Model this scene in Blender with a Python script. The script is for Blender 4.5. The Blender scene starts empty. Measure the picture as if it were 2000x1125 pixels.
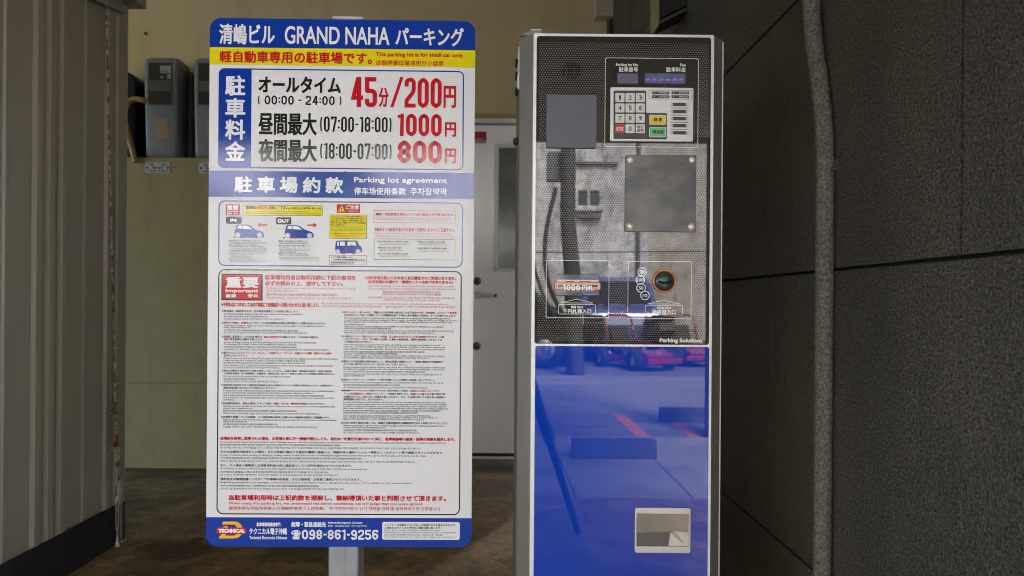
import bpy, math, random
from mathutils import Vector, Matrix
C = bpy.context.scene
R = math.radians
random.seed(7)

# ---------------------------------------------------------------- camera
EYE = Vector((0.0, 0.0, 1.0))
FPX = 1278.0            # focal length in photo pixels (23 mm on a 36 mm wide sensor)
PX0, PY0 = 980.0, 591.0  # principal point in the photo
ROLL = 0.0078
cam = bpy.data.cameras.new("camera")
camo = bpy.data.objects.new("camera", cam)
C.collection.objects.link(camo)
C.camera = camo
camo.location = EYE
camo.rotation_euler = (R(90), -ROLL, 0)
cam.sensor_width = 36.0
cam.lens = FPX / 2000 * 36
cam.shift_x = 0.010
cam.shift_y = 0.01425
cam.clip_start = 0.05
cam.clip_end = 500
C.cycles.filter_width = 1.05
cam.dof.use_dof = True
cam.dof.focus_distance = 1.42
cam.dof.aperture_fstop = 6.0

# ---------------------------------------------------------------- light
world = bpy.data.worlds.new("World")
C.world = world
world.use_nodes = True
nt = world.node_tree
sky = nt.nodes.new("ShaderNodeTexSky")
sky.sky_type = 'NISHITA'
sky.sun_disc = False
sky.sun_elevation = R(47)
sky.sun_rotation = R(20)
sky.dust_density = 3.0
nt.links.new(sky.outputs[0], nt.nodes["Background"].inputs[0])
nt.nodes["Background"].inputs[1].default_value = 0.13
sun = bpy.data.lights.new("sun", 'SUN')
sun.energy = 1.5
sun.angle = R(12)
sun.color = (1.0, 0.97, 0.92)
suno = bpy.data.objects.new("sun", sun)
C.collection.objects.link(suno)
suno.rotation_euler = (R(-43), 0, R(-20))   # shines from behind the building towards the street
C.view_settings.view_transform = 'Standard'
C.view_settings.look = 'None'
C.view_settings.gamma = 1.0
C.view_settings.exposure = 3.78
C.cycles.use_denoising = True
C.cycles.max_bounces = 10
C.cycles.diffuse_bounces = 6
C.cycles.glossy_bounces = 4
C.cycles.sample_clamp_indirect = 20

# ---------------------------------------------------------------- survey helpers
def ray(px, py):
    u, v = px - PX0, PY0 - py
    c, s = math.cos(ROLL), math.sin(ROLL)
    return Vector(((u * c - v * s) / FPX, 1.0, (u * s + v * c) / FPX))

def at_depth(px, py, y):
    d = ray(px, py)
    return EYE + d * y

def at_side(px, py, x):
    d = ray(px, py)
    return EYE + d * (x / d.x)

class Frame:
    """a flat face standing at (ox, oy), turned by rz: turns a photo measurement into metres on that face"""
    def __init__(s, ox, oy, rz):
        s.ox, s.oy, s.rz = ox, oy, rz
    def L(s, px, py, yl=0.0):
        d = ray(px, py)
        c, n = math.cos(-s.rz), math.sin(-s.rz)
        rx, ry = -s.ox, -s.oy
        lx, ly = rx * c - ry * n, rx * n + ry * c
        dx, dy = d.x * c - d.y * n, d.x * n + d.y * c
        t = (yl - ly) / dy
        return (lx + dx * t, 1.0 + d.z * t)
    def rect(s, x0, x1, yt, yb, yl=0.0):
        ym = (yt + yb) / 2
        return s.L(x0, ym, yl)[0], s.L(x1, ym, yl)[0], s.L(x0, yb, yl)[1], s.L(x0, yt, yl)[1]

# ---------------------------------------------------------------- materials
def S(r, g, b, k=1.0):
    f = lambda c: (c / 255 / 12.92) if c / 255 <= 0.04045 else ((c / 255 + 0.055) / 1.055) ** 2.4
    return (min(f(r) * k, 1), min(f(g) * k, 1), min(f(b) * k, 1), 1)

MATS = {}
def mat(name, col, rough=0.5, metal=0.0, ior=1.5, col2=None, nscale=8.0, ncon=(0.35, 0.65), stretch=(1, 1, 1), bump=0.0, bscale=200.0, bdist=0.001, emit=None, coat=0.0, detail=6, alpha=None, trans=0.0):
    if name in MATS: return MATS[name]
    m = bpy.data.materials.new(name)
    m.use_nodes = True
    n = m.node_tree.nodes; l = m.node_tree.links
    p = n["Principled BSDF"]
    col = tuple(col) + (1,) if len(col) == 3 else col
    p.inputs["Base Color"].default_value = col
    p.inputs["Roughness"].default_value = rough
    p.inputs["Metallic"].default_value = metal
    p.inputs["IOR"].default_value = ior
    p.inputs["Coat Weight"].default_value = coat
    p.inputs["Transmission Weight"].default_value = trans
    if emit:
        p.inputs["Emission Color"].default_value = tuple(emit[0]) + (1,)
        p.inputs["Emission Strength"].default_value = emit[1]
    if col2 or bump:
        tc = n.new("ShaderNodeTexCoord")
        mp = n.new("ShaderNodeMapping")
        mp.inputs["Scale"].default_value = stretch
        l.new(tc.outputs["Object"], mp.inputs["Vector"])
    if col2:
        col2 = tuple(col2) + (1,) if len(col2) == 3 else col2
        t = n.new("ShaderNodeTexNoise")
        t.inputs["Scale"].default_value = nscale
        t.inputs["Detail"].default_value = detail
        t.inputs["Roughness"].default_value = 0.62
        l.new(mp.outputs[0], t.inputs["Vector"])
        cr = n.new("ShaderNodeValToRGB")
        cr.color_ramp.elements[0].position = ncon[0]; cr.color_ramp.elements[0].color = col
        cr.color_ramp.elements[1].position = ncon[1]; cr.color_ramp.elements[1].color = col2
        l.new(t.outputs["Fac"], cr.inputs[0])
        l.new(cr.outputs[0], p.inputs["Base Color"])
        m["ramp"] = cr.name
    if bump:
        t2 = n.new("ShaderNodeTexNoise")
        t2.inputs["Scale"].default_value = bscale
        t2.inputs["Detail"].default_value = 3
        l.new(mp.outputs[0], t2.inputs["Vector"])
        b = n.new("ShaderNodeBump")
        b.inputs["Strength"].default_value = bump
        b.inputs["Distance"].default_value = bdist
        l.new(t2.outputs["Fac"], b.inputs["Height"])
        l.new(b.outputs[0], p.inputs["Normal"])
    MATS[name] = m
    return m

# printed, laminated sign face: the film gives a slightly rippled gloss
def ink(name, col):
    return mat(name, col, rough=0.085, ior=1.66, bump=0.35, bscale=260, bdist=0.0002)
I_WHITE = ink("sign_white", (0.79, 0.80, 0.785))
I_BLUE = ink("sign_blue", (0.003, 0.040, 0.33))
I_YEL = ink("sign_yellow", (0.78, 0.66, 0.008))
I_RED = ink("sign_red", (0.55, 0.010, 0.022))
I_BLK = ink("sign_black", (0.018, 0.017, 0.016))
I_GRY = ink("sign_grey", (0.10, 0.10, 0.10))
I_GOLD = ink("sign_gold", (0.80, 0.45, 0.01))
I_WHEEL = ink("sign_wheel_grey", (0.42, 0.45, 0.45))
I_TXT = ink("sign_small_text", (0.05, 0.048, 0.05))
I_SOFTRED = ink("sign_small_red", (0.55, 0.05, 0.07))
SIGN_MATS = [I_WHITE, I_BLUE, I_YEL, I_RED, I_BLK, I_GRY, I_GOLD, I_WHEEL, I_TXT, I_SOFTRED]
W_, B_, Y_, R_, K_, G_, O_, H_, X_, P_ = range(10)

# ---------------------------------------------------------------- mesh builder
_font = bpy.data.curves.new("lettering_source", 'FONT')
_fonto = bpy.data.objects.new("lettering_source", _font)
_ts = bpy.data.scenes.new("type_case")
_ts.collection.objects.link(_fonto)
_vl = _ts.view_layers[0]
_dm = [bpy.data.materials.new("lettering_slot") for _ in range(3)]
for q in _dm: _font.materials.append(q)

_cache = {}
def _chunk(plain, flags, res):
    """outline of a few letters and how far they advance, read from a marker set after them"""
    key = (plain, tuple(flags), res)
    if key in _cache: return _cache[key]
    _font.resolution_u = res
    _font.body = plain + "|"
    for i, f in enumerate(flags): _font.body_format[i].material_index = f
    _font.body_format[len(plain)].material_index = 2
    _vl.update()
    ev = _fonto.evaluated_get(_vl.depsgraph)
    me = ev.to_mesh()
    v = [(p.co.x, p.co.y) for p in me.vertices]
    f = [tuple(p.vertices) for p in me.polygons if p.material_index < 2]
    g = [p.material_index for p in me.polygons if p.material_index < 2]
    mark = min(v[i][0] for p in me.polygons if p.material_index == 2 for i in p.vertices)
    ev.to_mesh_clear()
    used = sorted({i for q in f for i in q}); idx = {k: n for n, k in enumerate(used)}
    _cache[key] = ([v[i] for i in used], [tuple(idx[i] for i in q) for q in f], g, mark)
    return _cache[key]
def glyphs(s, res):
    """text outline as (verts, faces, second-colour flags); [..] marks the second colour"""
    plain, flags, on = "", [], 0
    for ch in s:
        if ch == '[': on = 1
        elif ch == ']': on = 0
        else:
            plain += ch; flags.append(on)
    V, F, G, x = [], [], [], 0.0
    zero = _chunk("", [], 1)[3]
    i = 0
    while i < len(plain):
        n = 12
        v, f, g, m = _chunk(plain[i:i + n], flags[i:i + n], res)
        o = len(V)
        V += [(p + x, q) for p, q in v]; F += [tuple(k + o for k in q) for q in f]; G += g
        x += m - zero
        i += n
    return V, F, G

class MB:
    def __init__(s):
        s.v, s.f, s.m, s.sm = [], [], [], []
    def add(s, vs, fs, mi=0, smooth=False):
        o = len(s.v)
        s.v += [tuple(p) for p in vs]
        for k, f in enumerate(fs):
            s.f.append(tuple(i + o for i in f))
            s.m.append(mi[k] if isinstance(mi, list) else mi)
            s.sm.append(smooth)
    def box(s, x0, x1, y0, y1, z0, z1, mi=0):
        x0, x1 = sorted((x0, x1)); y0, y1 = sorted((y0, y1)); z0, z1 = sorted((z0, z1))
        vs = [(x, y, z) for z in (z0, z1) for y in (y0, y1) for x in (x0, x1)]
        s.add(vs, [(0, 2, 3, 1), (4, 5, 7, 6), (0, 1, 5, 4), (2, 6, 7, 3), (0, 4, 6, 2), (1, 3, 7, 5)], mi)
    def prism(s, pts, y0, y1, mi=0, axis='y', smooth=False):
        """polygon pts (a, b) extruded from y0 to y1 along an axis"""
        put = {'y': lambda a, b, t: (a, t, b), 'x': lambda a, b, t: (t, a, b), 'z': lambda a, b, t: (a, b, t)}[axis]
        n = len(pts)
        area = sum(pts[i][0] * pts[(i + 1) % n][1] - pts[(i + 1) % n][0] * pts[i][1] for i in range(n))
        if area < 0: pts = pts[::-1]
        vs = [put(a, b, y0) for a, b in pts] + [put(a, b, y1) for a, b in pts]
        fs = [tuple(range(n)), tuple(range(2 * n - 1, n - 1, -1))] + [(i, n + i, n + (i + 1) % n, (i + 1) % n) for i in range(n)]
        if (axis == 'y') == (y1 < y0): fs = [f[::-1] for f in fs]
        s.add(vs, fs, mi)
    def sheet(s, pts, y, mi=0):
        n = len(pts)
        area = sum(pts[i][0] * pts[(i + 1) % n][1] - pts[(i + 1) % n][0] * pts[i][1] for i in range(n))
        if area < 0: pts = pts[::-1]
        s.add([(a, y, b) for a, b in pts], [tuple(range(n))], mi)
    def ring(s, outer, inner, y, mi=0):
        n = len(outer)
        s.add([(a, y, b) for a, b in outer] + [(a, y, b) for a, b in inner],
              [(i, (i + 1) % n, n + (i + 1) % n, n + i) for i in range(n)], mi)
    def bar(s, outer, inner, y0, y1, mi=0):
        n = len(outer)
        vs = [(a, y0, b) for a, b in outer] + [(a, y0, b) for a, b in inner] + [(a, y1, b) for a, b in outer] + [(a, y1, b) for a, b in inner]
        fs = []
        for i in range(n):
            j = (i + 1) % n
            fs += [(i, j, n + j, n + i), (2 * n + i, 3 * n + i, 3 * n + j, 2 * n + j), (i, 2 * n + i, 2 * n + j, j), (n + i, n + j, 3 * n + j, 3 * n + i)]
        s.add(vs, fs, mi)
    def tube(s, path, r, n=12, mi=0, closed=False):
        P = [Vector(p) for p in path]
        rr = r if isinstance(r, (list, tuple)) else [r] * len(P)
        rings = []
        up = None
        for i, p in enumerate(P):
            a = P[i - 1] if (i > 0 or closed) else p
            b = P[(i + 1) % len(P)] if (i < len(P) - 1 or closed) else p
            d = (b - a).normalized()
            if up is None:
                up = Vector((0, 0, 1)) if abs(d.z) < 0.9 else Vector((0, 1, 0))
            u = d.cross(up).normalized(); w = u.cross(d).normalized(); up = w
            rings.append([p + (u * math.cos(t * 2 * math.pi / n) + w * math.sin(t * 2 * math.pi / n)) * rr[i] for t in range(n)])
        vs = [q for ring in rings for q in ring]
        fs = []
        m = len(P)
        for i in range(m if closed else m - 1):
            for t in range(n):
                a, b = i * n, ((i + 1) % m) * n
                fs.append((a + t, a + (t + 1) % n, b + (t + 1) % n, b + t))
        s.add(vs, fs, mi, True)
        if not closed:
            s.add(rings[0], [tuple(range(n - 1, -1, -1))], mi)
            s.add(rings[-1], [tuple(range(n))], mi)
    def lathe(s, prof, c, axis='y', n=32, mi=0, smooth=True):
        """profile [(r, t)] turned round an axis through c"""
        vs = []
        for r, t in prof:
            for k in range(n):
                a = 2 * math.pi * k / n
                p, q = r * math.cos(a), r * math.sin(a)
                vs.append({'y': (c[0] + p, c[1] + t, c[2] + q), 'z': (c[0] + p, c[1] + q, c[2] + t), 'x': (c[0] + t, c[1] + p, c[2] + q)}[axis])
        fs = []
        for i in range(len(prof) - 1):
            for k in range(n):
                fs.append((i * n + k, i * n + (k + 1) % n, (i + 1) * n + (k + 1) % n, (i + 1) * n + k))
        s.add(vs, fs, mi, smooth)
    def text(s, string, x0, x1, z0, z1, y, mi=0, mi2=None, bold=0.0, res=3):
        """lettering whose ink fills the rectangle; bold (metres) thickens the strokes with copies a hair apart"""
        v, f, g = glyphs(string, res)
        if not v: return
        ax, bx = min(p[0] for p in v), max(p[0] for p in v)
        az, bz = min(p[1] for p in v), max(p[1] for p in v)
        x0 += bold; x1 -= bold; z0 += bold; z1 -= bold
        kx = (x1 - x0) / max(bx - ax, 1e-6); kz = (z1 - z0) / max(bz - az, 1e-6)
        sh = [(0, 0)]
        if bold > 0:
            n = 8 if res > 1 else 4
            sh = [(bold * math.cos(2 * math.pi * (i + .5) / n), bold * math.sin(2 * math.pi * (i + .5) / n)) for i in range(n)] + sh
        mm = [mi2 if (q and mi2 is not None) else mi for q in g]
        for i, (dx, dz) in enumerate(sh):
            s.add([(x0 + (p[0] - ax) * kx + dx, y - i * 0.00002, z0 + (p[1] - az) * kz + dz) for p in v], f, mm)
    def build(s, name, mats, parent=None, bevel=0.0, seg=2, loc=None):
        me = bpy.data.meshes.new(name)
        me.from_pydata(s.v, [], s.f)
        me.polygons.foreach_set("material_index", s.m)
        me.polygons.foreach_set("use_smooth", s.sm)
        for m in (mats if isinstance(mats, (list, tuple)) else [mats]): me.materials.append(m)
        me.update()
        o = bpy.data.objects.new(name, me)
        C.collection.objects.link(o)
        if parent: o.parent = parent
        if loc: o.location = loc
        if bevel:
            b = o.modifiers.new("bevel", 'BEVEL')
            b.width = bevel; b.segments = seg; b.limit_method = 'ANGLE'; b.angle_limit = R(40)
        return o

def rpath(pts, rad):
    """polyline with rounded inner corners"""
    out = [Vector(pts[0])]
    for i in range(1, len(pts) - 1):
        p, a, c = Vector(pts[i]), Vector(pts[i - 1]), Vector(pts[i + 1])
        r = rad[i]
        r = min(r, (a - p).length * .49 if i > 1 else (a - p).length * .95, (c - p).length * .49 if i < len(pts) - 2 else (c - p).length * .95)
        if r <= 0: out.append(p); continue
        u, w = p + (a - p).normalized() * r, p + (c - p).normalized() * r
        for k in range(7):
            t = k / 6; out.append(u * (1 - t) ** 2 + p * 2 * t * (1 - t) + w * t * t)
    out.append(Vector(pts[-1]))
    return out
def stroke(b, P, th, y, mi):
    """flat pen stroke along a polyline in the face"""
    P = [Vector(p) for p in P]
    L_, R_2 = [], []
    for i, p in enumerate(P):
        d0 = (p - P[i - 1]).normalized() if i else (P[1] - p).normalized()
        d1 = (P[i + 1] - p).normalized() if i < len(P) - 1 else d0
        n0, n1 = Vector((-d0.y, d0.x)), Vector((-d1.y, d1.x))
        m = (n0 + n1).normalized() if (n0 + n1).length > 1e-6 else n0
        k = th / 2 / max(m.dot(n0), .4)
        L_.append(p + m * k); R_2.append(p - m * k)
    n = len(P)
    b.add([(q.x, y, q.y) for q in L_] + [(q.x, y, q.y) for q in R_2], [(i, n + i, n + i + 1, i + 1) for i in range(n - 1)], mi)
def digits(b, string, x0, x1, z0, z1, y, mi, weight=.3, gap=.2):
    """square-shouldered gothic figures filling the rectangle"""
    adv = {'1': .62, ':': .30, '-': .55, '(': .34, ')': .34, ' ': .30}
    tot = sum(adv.get(c, 1) for c in string) + gap * (len(string) - 1)
    w = (x1 - x0) / tot
    th = w * weight
    x = x0
    for i, ch in enumerate(string):
        cw = adv.get(ch, 1) * w
        a, c = x + th / 2, x + cw - th / 2
        lo, hi = z0 + th / 2, z1 - th / 2
        h = hi - lo; r = (c - a) * .62; mid = (lo + hi) / 2
        yy = y - i * .00001
        S_ = lambda P, rad, k=0: stroke(b, rpath(P, rad), th, yy - k * .00003, mi)
        def loop(q0, q1, k=0):
            b.ring(rr(x, x + cw, q0 - th / 2, q1 + th / 2, r + th / 2), rr(x + th, x + cw - th, q0 + th / 2, q1 - th / 2, max(r - th / 2, th * .12)), yy - k * .00003, mi)
        if ch == '0': loop(lo, hi)
        elif ch == '8': loop(lo, mid + th * .1); loop(mid - th * .1, hi, 1)
        elif ch == '6': loop(lo, lo + h * .58); S_([(c, hi - h * .20), (c, hi), (a, hi), (a, lo + h * .3)], [0, r, r, 0], 1)
        elif ch == '9': loop(hi - h * .58, hi); S_([(a, lo + h * .20), (a, lo), (c, lo), (c, hi - h * .3)], [0, r, r, 0], 1)
        elif ch == '1':
            b.sheet([(x + cw - th * 1.15, z0), (x + cw - th * .1, z0), (x + cw - th * .1, z1), (x + cw - th * .95, z1)], yy, mi)
            b.sheet([(x, z1 - th * 1.15), (x + cw - th * .6, z1 - th * 1.15), (x + cw - th * .6, z1), (x + cw * .45, z1 - th * .25), (x, z1 - th * .35)], yy - .00003, mi)
        elif ch == '2': S_([(a, hi - h * .26), (a, hi), (c, hi), (c, hi - h * .46), (a, lo + h * .20), (a, lo), (c + th / 2, lo)], [0, r, r, r * .8, r * .3, 0, 0])
        elif ch == '4':
            S_([(c - w * .22, hi + th * .3), (a + th * .05, lo + h * .28), (c + th / 2, lo + h * .28)], [0, 0, 0]); S_([(c - w * .16, z0), (c - w * .16, z1)], [0, 0], 1)
        elif ch == '5': S_([(c + th * .3, hi), (a, hi), (a, mid + th * .25), (c, mid + th * .25), (c, lo), (a, lo), (a, lo + h * .24)], [0, 0, th * .2, r, r, r, 0])
        elif ch == '7': S_([(a, hi - h * .16), (a, hi), (c, hi), (c - w * .02, hi - h * .2), (a + w * .22, z0)], [0, 0, 0, r * .5, 0])
        elif ch == ':':
            for zc in (lo + h * .26, lo + h * .74): b.sheet([(x + cw / 2 - th * .5, zc - th * .5), (x + cw / 2 + th * .5, zc - th * .5), (x + cw / 2 + th * .5, zc + th * .5), (x + cw / 2 - th * .5, zc + th * .5)], yy, mi)
        elif ch == '-': b.sheet([(x + .03 * w, mid - th * .45), (x + cw - .03 * w, mid - th * .45), (x + cw - .03 * w, mid + th * .45), (x + .03 * w, mid + th * .45)], yy, mi)
        elif ch in '()':
            s_ = 1 if ch == '(' else -1
            xc = x + cw / 2
            stroke(b, [(xc + s_ * (.15 * w - .30 * w * math.cos(t)), mid + (h / 2 + th * .6) * math.sin(t)) for t in [R(-62 + 124 * k / 10) for k in range(11)]], th * .72, yy, mi)
        x += cw + gap * w

def rr(x0, x1, z0, z1, r, n=6, corners=(1, 1, 1, 1)):
    """rounded rectangle, corners: bottom-left, bottom-right, top-right, top-left"""
    pts = []
    for k, (cx, cz, a) in enumerate(((x0, z0, 180), (x1, z0, 270), (x1, z1, 0), (x0, z1, 90))):
        if not corners[k] or r <= 0:
            pts += [(cx, cz)] * 1
            continue
        ox = cx + r if cx == x0 else cx - r
        oz = cz + r if cz == z0 else cz - r
        for i in range(n + 1):
            t = R(a + 90 * i / n)
            pts.append((ox + r * math.cos(t), oz + r * math.sin(t)))
    return pts

def thing(name, label, cat, loc=(0, 0, 0), rz=0.0, group=None):
    o = bpy.data.objects.new(name, None)
    C.collection.objects.link(o)
    o.empty_display_size = 0.1
    o.location = loc; o.rotation_euler = (0, 0, rz)
    tag(o, label, cat, group)
    return o
def tag(o, label, cat, group=None):
    o["label"] = label; o["category"] = cat
    if group: o["group"] = group
    return o
def struct(o, kind="structure"):
    o["kind"] = kind
    return o

# ================================================================ the setting
def mat_floor():
    m = mat("oily_concrete", (0.13, 0.078, 0.028), rough=0.7, col2=(0.47, 0.325, 0.15), nscale=3.6, ncon=(0.30, 0.72), stretch=(1, 1.15, 1), bump=0.5, bscale=90, bdist=0.002, detail=9)
    n, l = m.node_tree.nodes, m.node_tree.links
    p = n["Principled BSDF"]
    src = n[m["ramp"]].outputs[0]
    tc = n.new("ShaderNodeTexCoord")
    wob = n.new("ShaderNodeTexNoise"); wob.inputs["Scale"].default_value = 14; wob.inputs["Detail"].default_value = 5
    l.new(tc.outputs["Object"], wob.inputs["Vector"])
    # oil drips and dark patches with a shape of their own
    for (px, py, rx, ry, dark) in ((590, 1081, .155, .055, .55), (383, 1058, .03, .02, .9), (340, 1075, .16, .05, .45), (300, 1062, .09, .03, .35), (470, 1048, .10, .03, .3), (960, 955, .2, .07, .25), (760, 1100, .12, .04, .3)):
        d = ray(px, py); k = -1.0 / d.z
        sub = n.new("ShaderNodeVectorMath"); sub.operation = 'SUBTRACT'; sub.inputs[1].default_value = (d.x * k, k, 0)
        l.new(tc.outputs["Object"], sub.inputs[0])
        div = n.new("ShaderNodeVectorMath"); div.operation = 'DIVIDE'; div.inputs[1].default_value = (rx, ry * 2.2, 1)
        l.new(sub.outputs[0], div.inputs[0])
        ln = n.new("ShaderNodeVectorMath"); ln.operation = 'LENGTH'; l.new(div.outputs[0], ln.inputs[0])
        ad = n.new("ShaderNodeMath"); ad.operation = 'MULTIPLY_ADD'; ad.inputs[1].default_value = 0.9; l.new(wob.outputs["Fac"], ad.inputs[0]); l.new(ln.outputs["Value"], ad.inputs[2])
        mr = n.new("ShaderNodeMapRange"); mr.interpolation_type = 'SMOOTHSTEP'
        mr.inputs[1].default_value = 1.15; mr.inputs[2].default_value = 1.65; mr.inputs[3].default_value = dark; mr.inputs[4].default_value = 0.0
        l.new(ad.outputs[0], mr.inputs[0])
        mx = n.new("ShaderNodeMix"); mx.data_type = 'RGBA'
        l.new(mr.outputs[0], mx.inputs[0]); l.new(src, mx.inputs[6]); mx.inputs[7].default_value = (0.02, 0.016, 0.01, 1)
        src = mx.outputs[2]
    # slab joint and a ragged darker band along the foot of the wall
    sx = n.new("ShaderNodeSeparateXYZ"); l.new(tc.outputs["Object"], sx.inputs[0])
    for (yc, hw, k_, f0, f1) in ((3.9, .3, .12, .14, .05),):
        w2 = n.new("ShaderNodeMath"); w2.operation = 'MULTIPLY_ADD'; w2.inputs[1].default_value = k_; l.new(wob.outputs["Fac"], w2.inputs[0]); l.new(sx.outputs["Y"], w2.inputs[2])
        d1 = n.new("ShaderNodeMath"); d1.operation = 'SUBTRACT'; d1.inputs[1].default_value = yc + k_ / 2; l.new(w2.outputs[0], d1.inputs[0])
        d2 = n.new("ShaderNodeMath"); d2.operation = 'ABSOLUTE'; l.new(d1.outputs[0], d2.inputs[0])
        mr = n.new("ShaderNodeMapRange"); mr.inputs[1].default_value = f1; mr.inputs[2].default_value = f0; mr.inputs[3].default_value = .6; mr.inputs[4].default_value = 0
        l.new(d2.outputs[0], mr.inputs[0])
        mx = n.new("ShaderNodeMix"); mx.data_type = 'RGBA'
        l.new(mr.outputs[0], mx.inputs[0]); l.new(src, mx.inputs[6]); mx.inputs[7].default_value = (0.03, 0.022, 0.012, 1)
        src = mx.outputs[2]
    l.new(src, p.inputs["Base Color"])
    return m

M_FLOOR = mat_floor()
M_ASPH = mat("asphalt", (0.085, 0.085, 0.085), rough=0.85, col2=(0.19, 0.187, 0.18), nscale=2.2, stretch=(.5, 2.0, 1), bump=0.5, bscale=150, bdist=0.002)
M_SLAB = mat("paving_concrete", (0.20, 0.195, 0.18), rough=0.85, col2=(0.32, 0.31, 0.29), nscale=2.5, bump=0.3, bscale=120, bdist=0.002)
M_ORANGE = mat("orange_road_paint", (0.62, 0.17, 0.04), rough=0.7, col2=(0.45, 0.14, 0.05), nscale=20)
M_ROADWHITE = mat("white_road_paint", (0.6, 0.6, 0.58), rough=0.7, col2=(0.4, 0.4, 0.38), nscale=20)
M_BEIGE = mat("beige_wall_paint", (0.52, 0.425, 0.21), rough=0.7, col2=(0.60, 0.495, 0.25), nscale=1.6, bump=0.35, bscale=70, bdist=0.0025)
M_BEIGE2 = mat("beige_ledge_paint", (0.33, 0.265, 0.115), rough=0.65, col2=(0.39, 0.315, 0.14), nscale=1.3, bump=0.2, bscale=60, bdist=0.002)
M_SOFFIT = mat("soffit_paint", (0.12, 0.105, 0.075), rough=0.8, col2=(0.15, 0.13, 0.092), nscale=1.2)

b = MB(); b.box(-60, 60, -60, 60, -0.30, 0.0)
struct(b.build("ground", M_ASPH))
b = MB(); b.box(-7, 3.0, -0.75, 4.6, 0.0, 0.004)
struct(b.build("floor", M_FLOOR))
# paved strip in front of the parking machine
b = MB()
for i in range(5):
    for j in range(14):
        b.box(-5.0 + j * 0.6 + 0.004, -4.4 + j * 0.6 - 0.004, -1.0 - i * 0.3 + 0.246 + 0.006 - 0.3, -1.0 - i * 0.3 + 0.246 - 0.006, 0.0, 0.012)
struct(b.build("pavement", M_SLAB))
M_APRON = mat("worn_concrete_apron", (0.14, 0.138, 0.13), rough=.9, col2=(0.27, 0.265, 0.25), nscale=1.6, ncon=(.3, .65), stretch=(.35, 3.0, 1), detail=9)
b = MB(); b.box(-30, 30, -6.4, -3.3, -.01, 0.003)
struct(b.build("street_apron", M_APRON))
b = MB()
b.box(1.04, 1.15, -3.28, -2.3, 0.0, 0.004)
b.box(1.45, 1.56, -3.28, -2.32, 0.0, 0.004)
b.box(-1.35, -1.24, -3.28, -2.3, 0.0, 0.004)
struct(b.build("bay_markings", M_ORANGE))
b = MB()
b.box(-30, 30, -11.2, -11.05, 0.0, 0.004)
struct(b.build("road_markings", M_ROADWHITE))

# ---------------------------------------------------------------- rear building
bld = thing("building", "beige painted rear wall of the building with a white steel door", "building", (0, 4.05, 0))
WY = 4.05
def W(b_, x0, x1, y0, y1, z0, z1, mi=0): b_.box(x0, x1, y0 - WY, y1 - WY, z0, z1, mi)
b = MB()
W(b, -7, 0.667, 4.05, 4.45, 2.17, 3.3)            # above the ledge and the door
W(b, -7, -0.30, 4.05, 4.45, 0.0, 2.17)            # behind the ledge
W(b, -0.30, 0.667, 4.30, 4.45, 0.0, 2.17)         # back of the door recess
b.build("rear_wall", M_BEIGE, bld)
b = MB()
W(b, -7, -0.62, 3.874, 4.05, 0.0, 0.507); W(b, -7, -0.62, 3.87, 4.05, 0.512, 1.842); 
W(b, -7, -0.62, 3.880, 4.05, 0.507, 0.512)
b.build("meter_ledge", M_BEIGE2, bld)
b = MB()
p = at_depth(285, 66, 4.05)
b.lathe([(0, -0.012), (0.008, -0.011), (0.009, 0.0)], (p.x, 0, p.z), n=10)
b.build("wall_plug", mat("black_plastic", (0.012, 0.012, 0.012), rough=0.5), bld)
b = MB(); b.box(-7, 1.8, -2.4 - WY, 4.45 - WY, 3.0, 3.28)
b.build("ceiling", M_SOFFIT, bld)
b = MB(); b.box(-7, 1.8, -2.4 - WY, -2.2 - WY, 2.225, 2.997)
b.build("front_beam", M_SOFFIT, bld)
b = MB(); b.box(-6.9, -6.5, -2.38 - WY, -2.22 - WY, 0, 2.225); b.build("column", M_SOFFIT, bld)
b = MB(); b.box(1.58, 1.79, -2.38 - WY, -2.22 - WY, 0, 2.225); b.build("column", M_SOFFIT, bld)

# door: frame in the recess, leaf, window, lever, two locks, sticker
M_DOOR = mat("door_steel_paint", (0.90, 0.89, 0.85), rough=0.42, metal=0.55, col2=(0.80, 0.79, 0.74), nscale=2.2, stretch=(1, 1, 0.35), bump=0.05, bscale=40)
M_DFRAME = mat("door_frame_aluminium", (0.84, 0.83, 0.80), rough=0.3, metal=0.05)
M_BRASS = mat("old_lock_metal", (0.16, 0.13, 0.09), rough=0.35, metal=0.9)
M_LEVER = mat("brushed_steel", (0.82, 0.80, 0.77), rough=0.35, metal=.1)
M_RUBBER = mat("dark_gap_rubber", (0.015, 0.014, 0.013), rough=0.7)
door = MB()
dy = 4.19
door.box(-0.225, 0.615, dy - WY, dy + 0.04 - WY, 0.035, 2.135)
doo = door.build("door", M_DOOR, bld, bevel=0.002)
b = MB()
W(b, -0.30, -0.232, 4.155, 4.30, 0.0, 2.17); W(b, 0.622, 0.667, 4.155, 4.30, 0.0, 2.17)
W(b, -0.232, 0.622, 4.155, 4.30, 2.142, 2.17)
W(b, -0.232, 0.622, 4.165, 4.30, 0.004, 0.014)
b.build("door_frame", M_DFRAME, doo, bevel=0.002)
b = MB(); W(b, -0.232, 0.622, 4.197, 4.26, 0.014, 0.14)
b.build("door_seal", M_RUBBER, doo)
p0 = at_depth(966, 281, dy); p1 = at_depth(966, 531, dy)
wx0, wx1, wz1, wz0 = p0.x, 0.425, p0.z, p1.z
M_PANE = mat("obscured_glass", (0.12, 0.155, 0.115), rough=0.16, ior=1.55, col2=(0.22, 0.26, 0.21), nscale=7, stretch=(1, 1, 0.6), bump=0.12, bscale=16, bdist=0.006)
b = MB()
b.bar(rr(wx0, wx1, wz0, wz1, 0), rr(wx0 + .028, wx1 - .028, wz0 + .028, wz1 - .028, 0), dy - 0.014 - WY, dy - 0.0005 - WY)
b.build("window_frame", M_DFRAME, doo, bevel=0.003)
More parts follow.
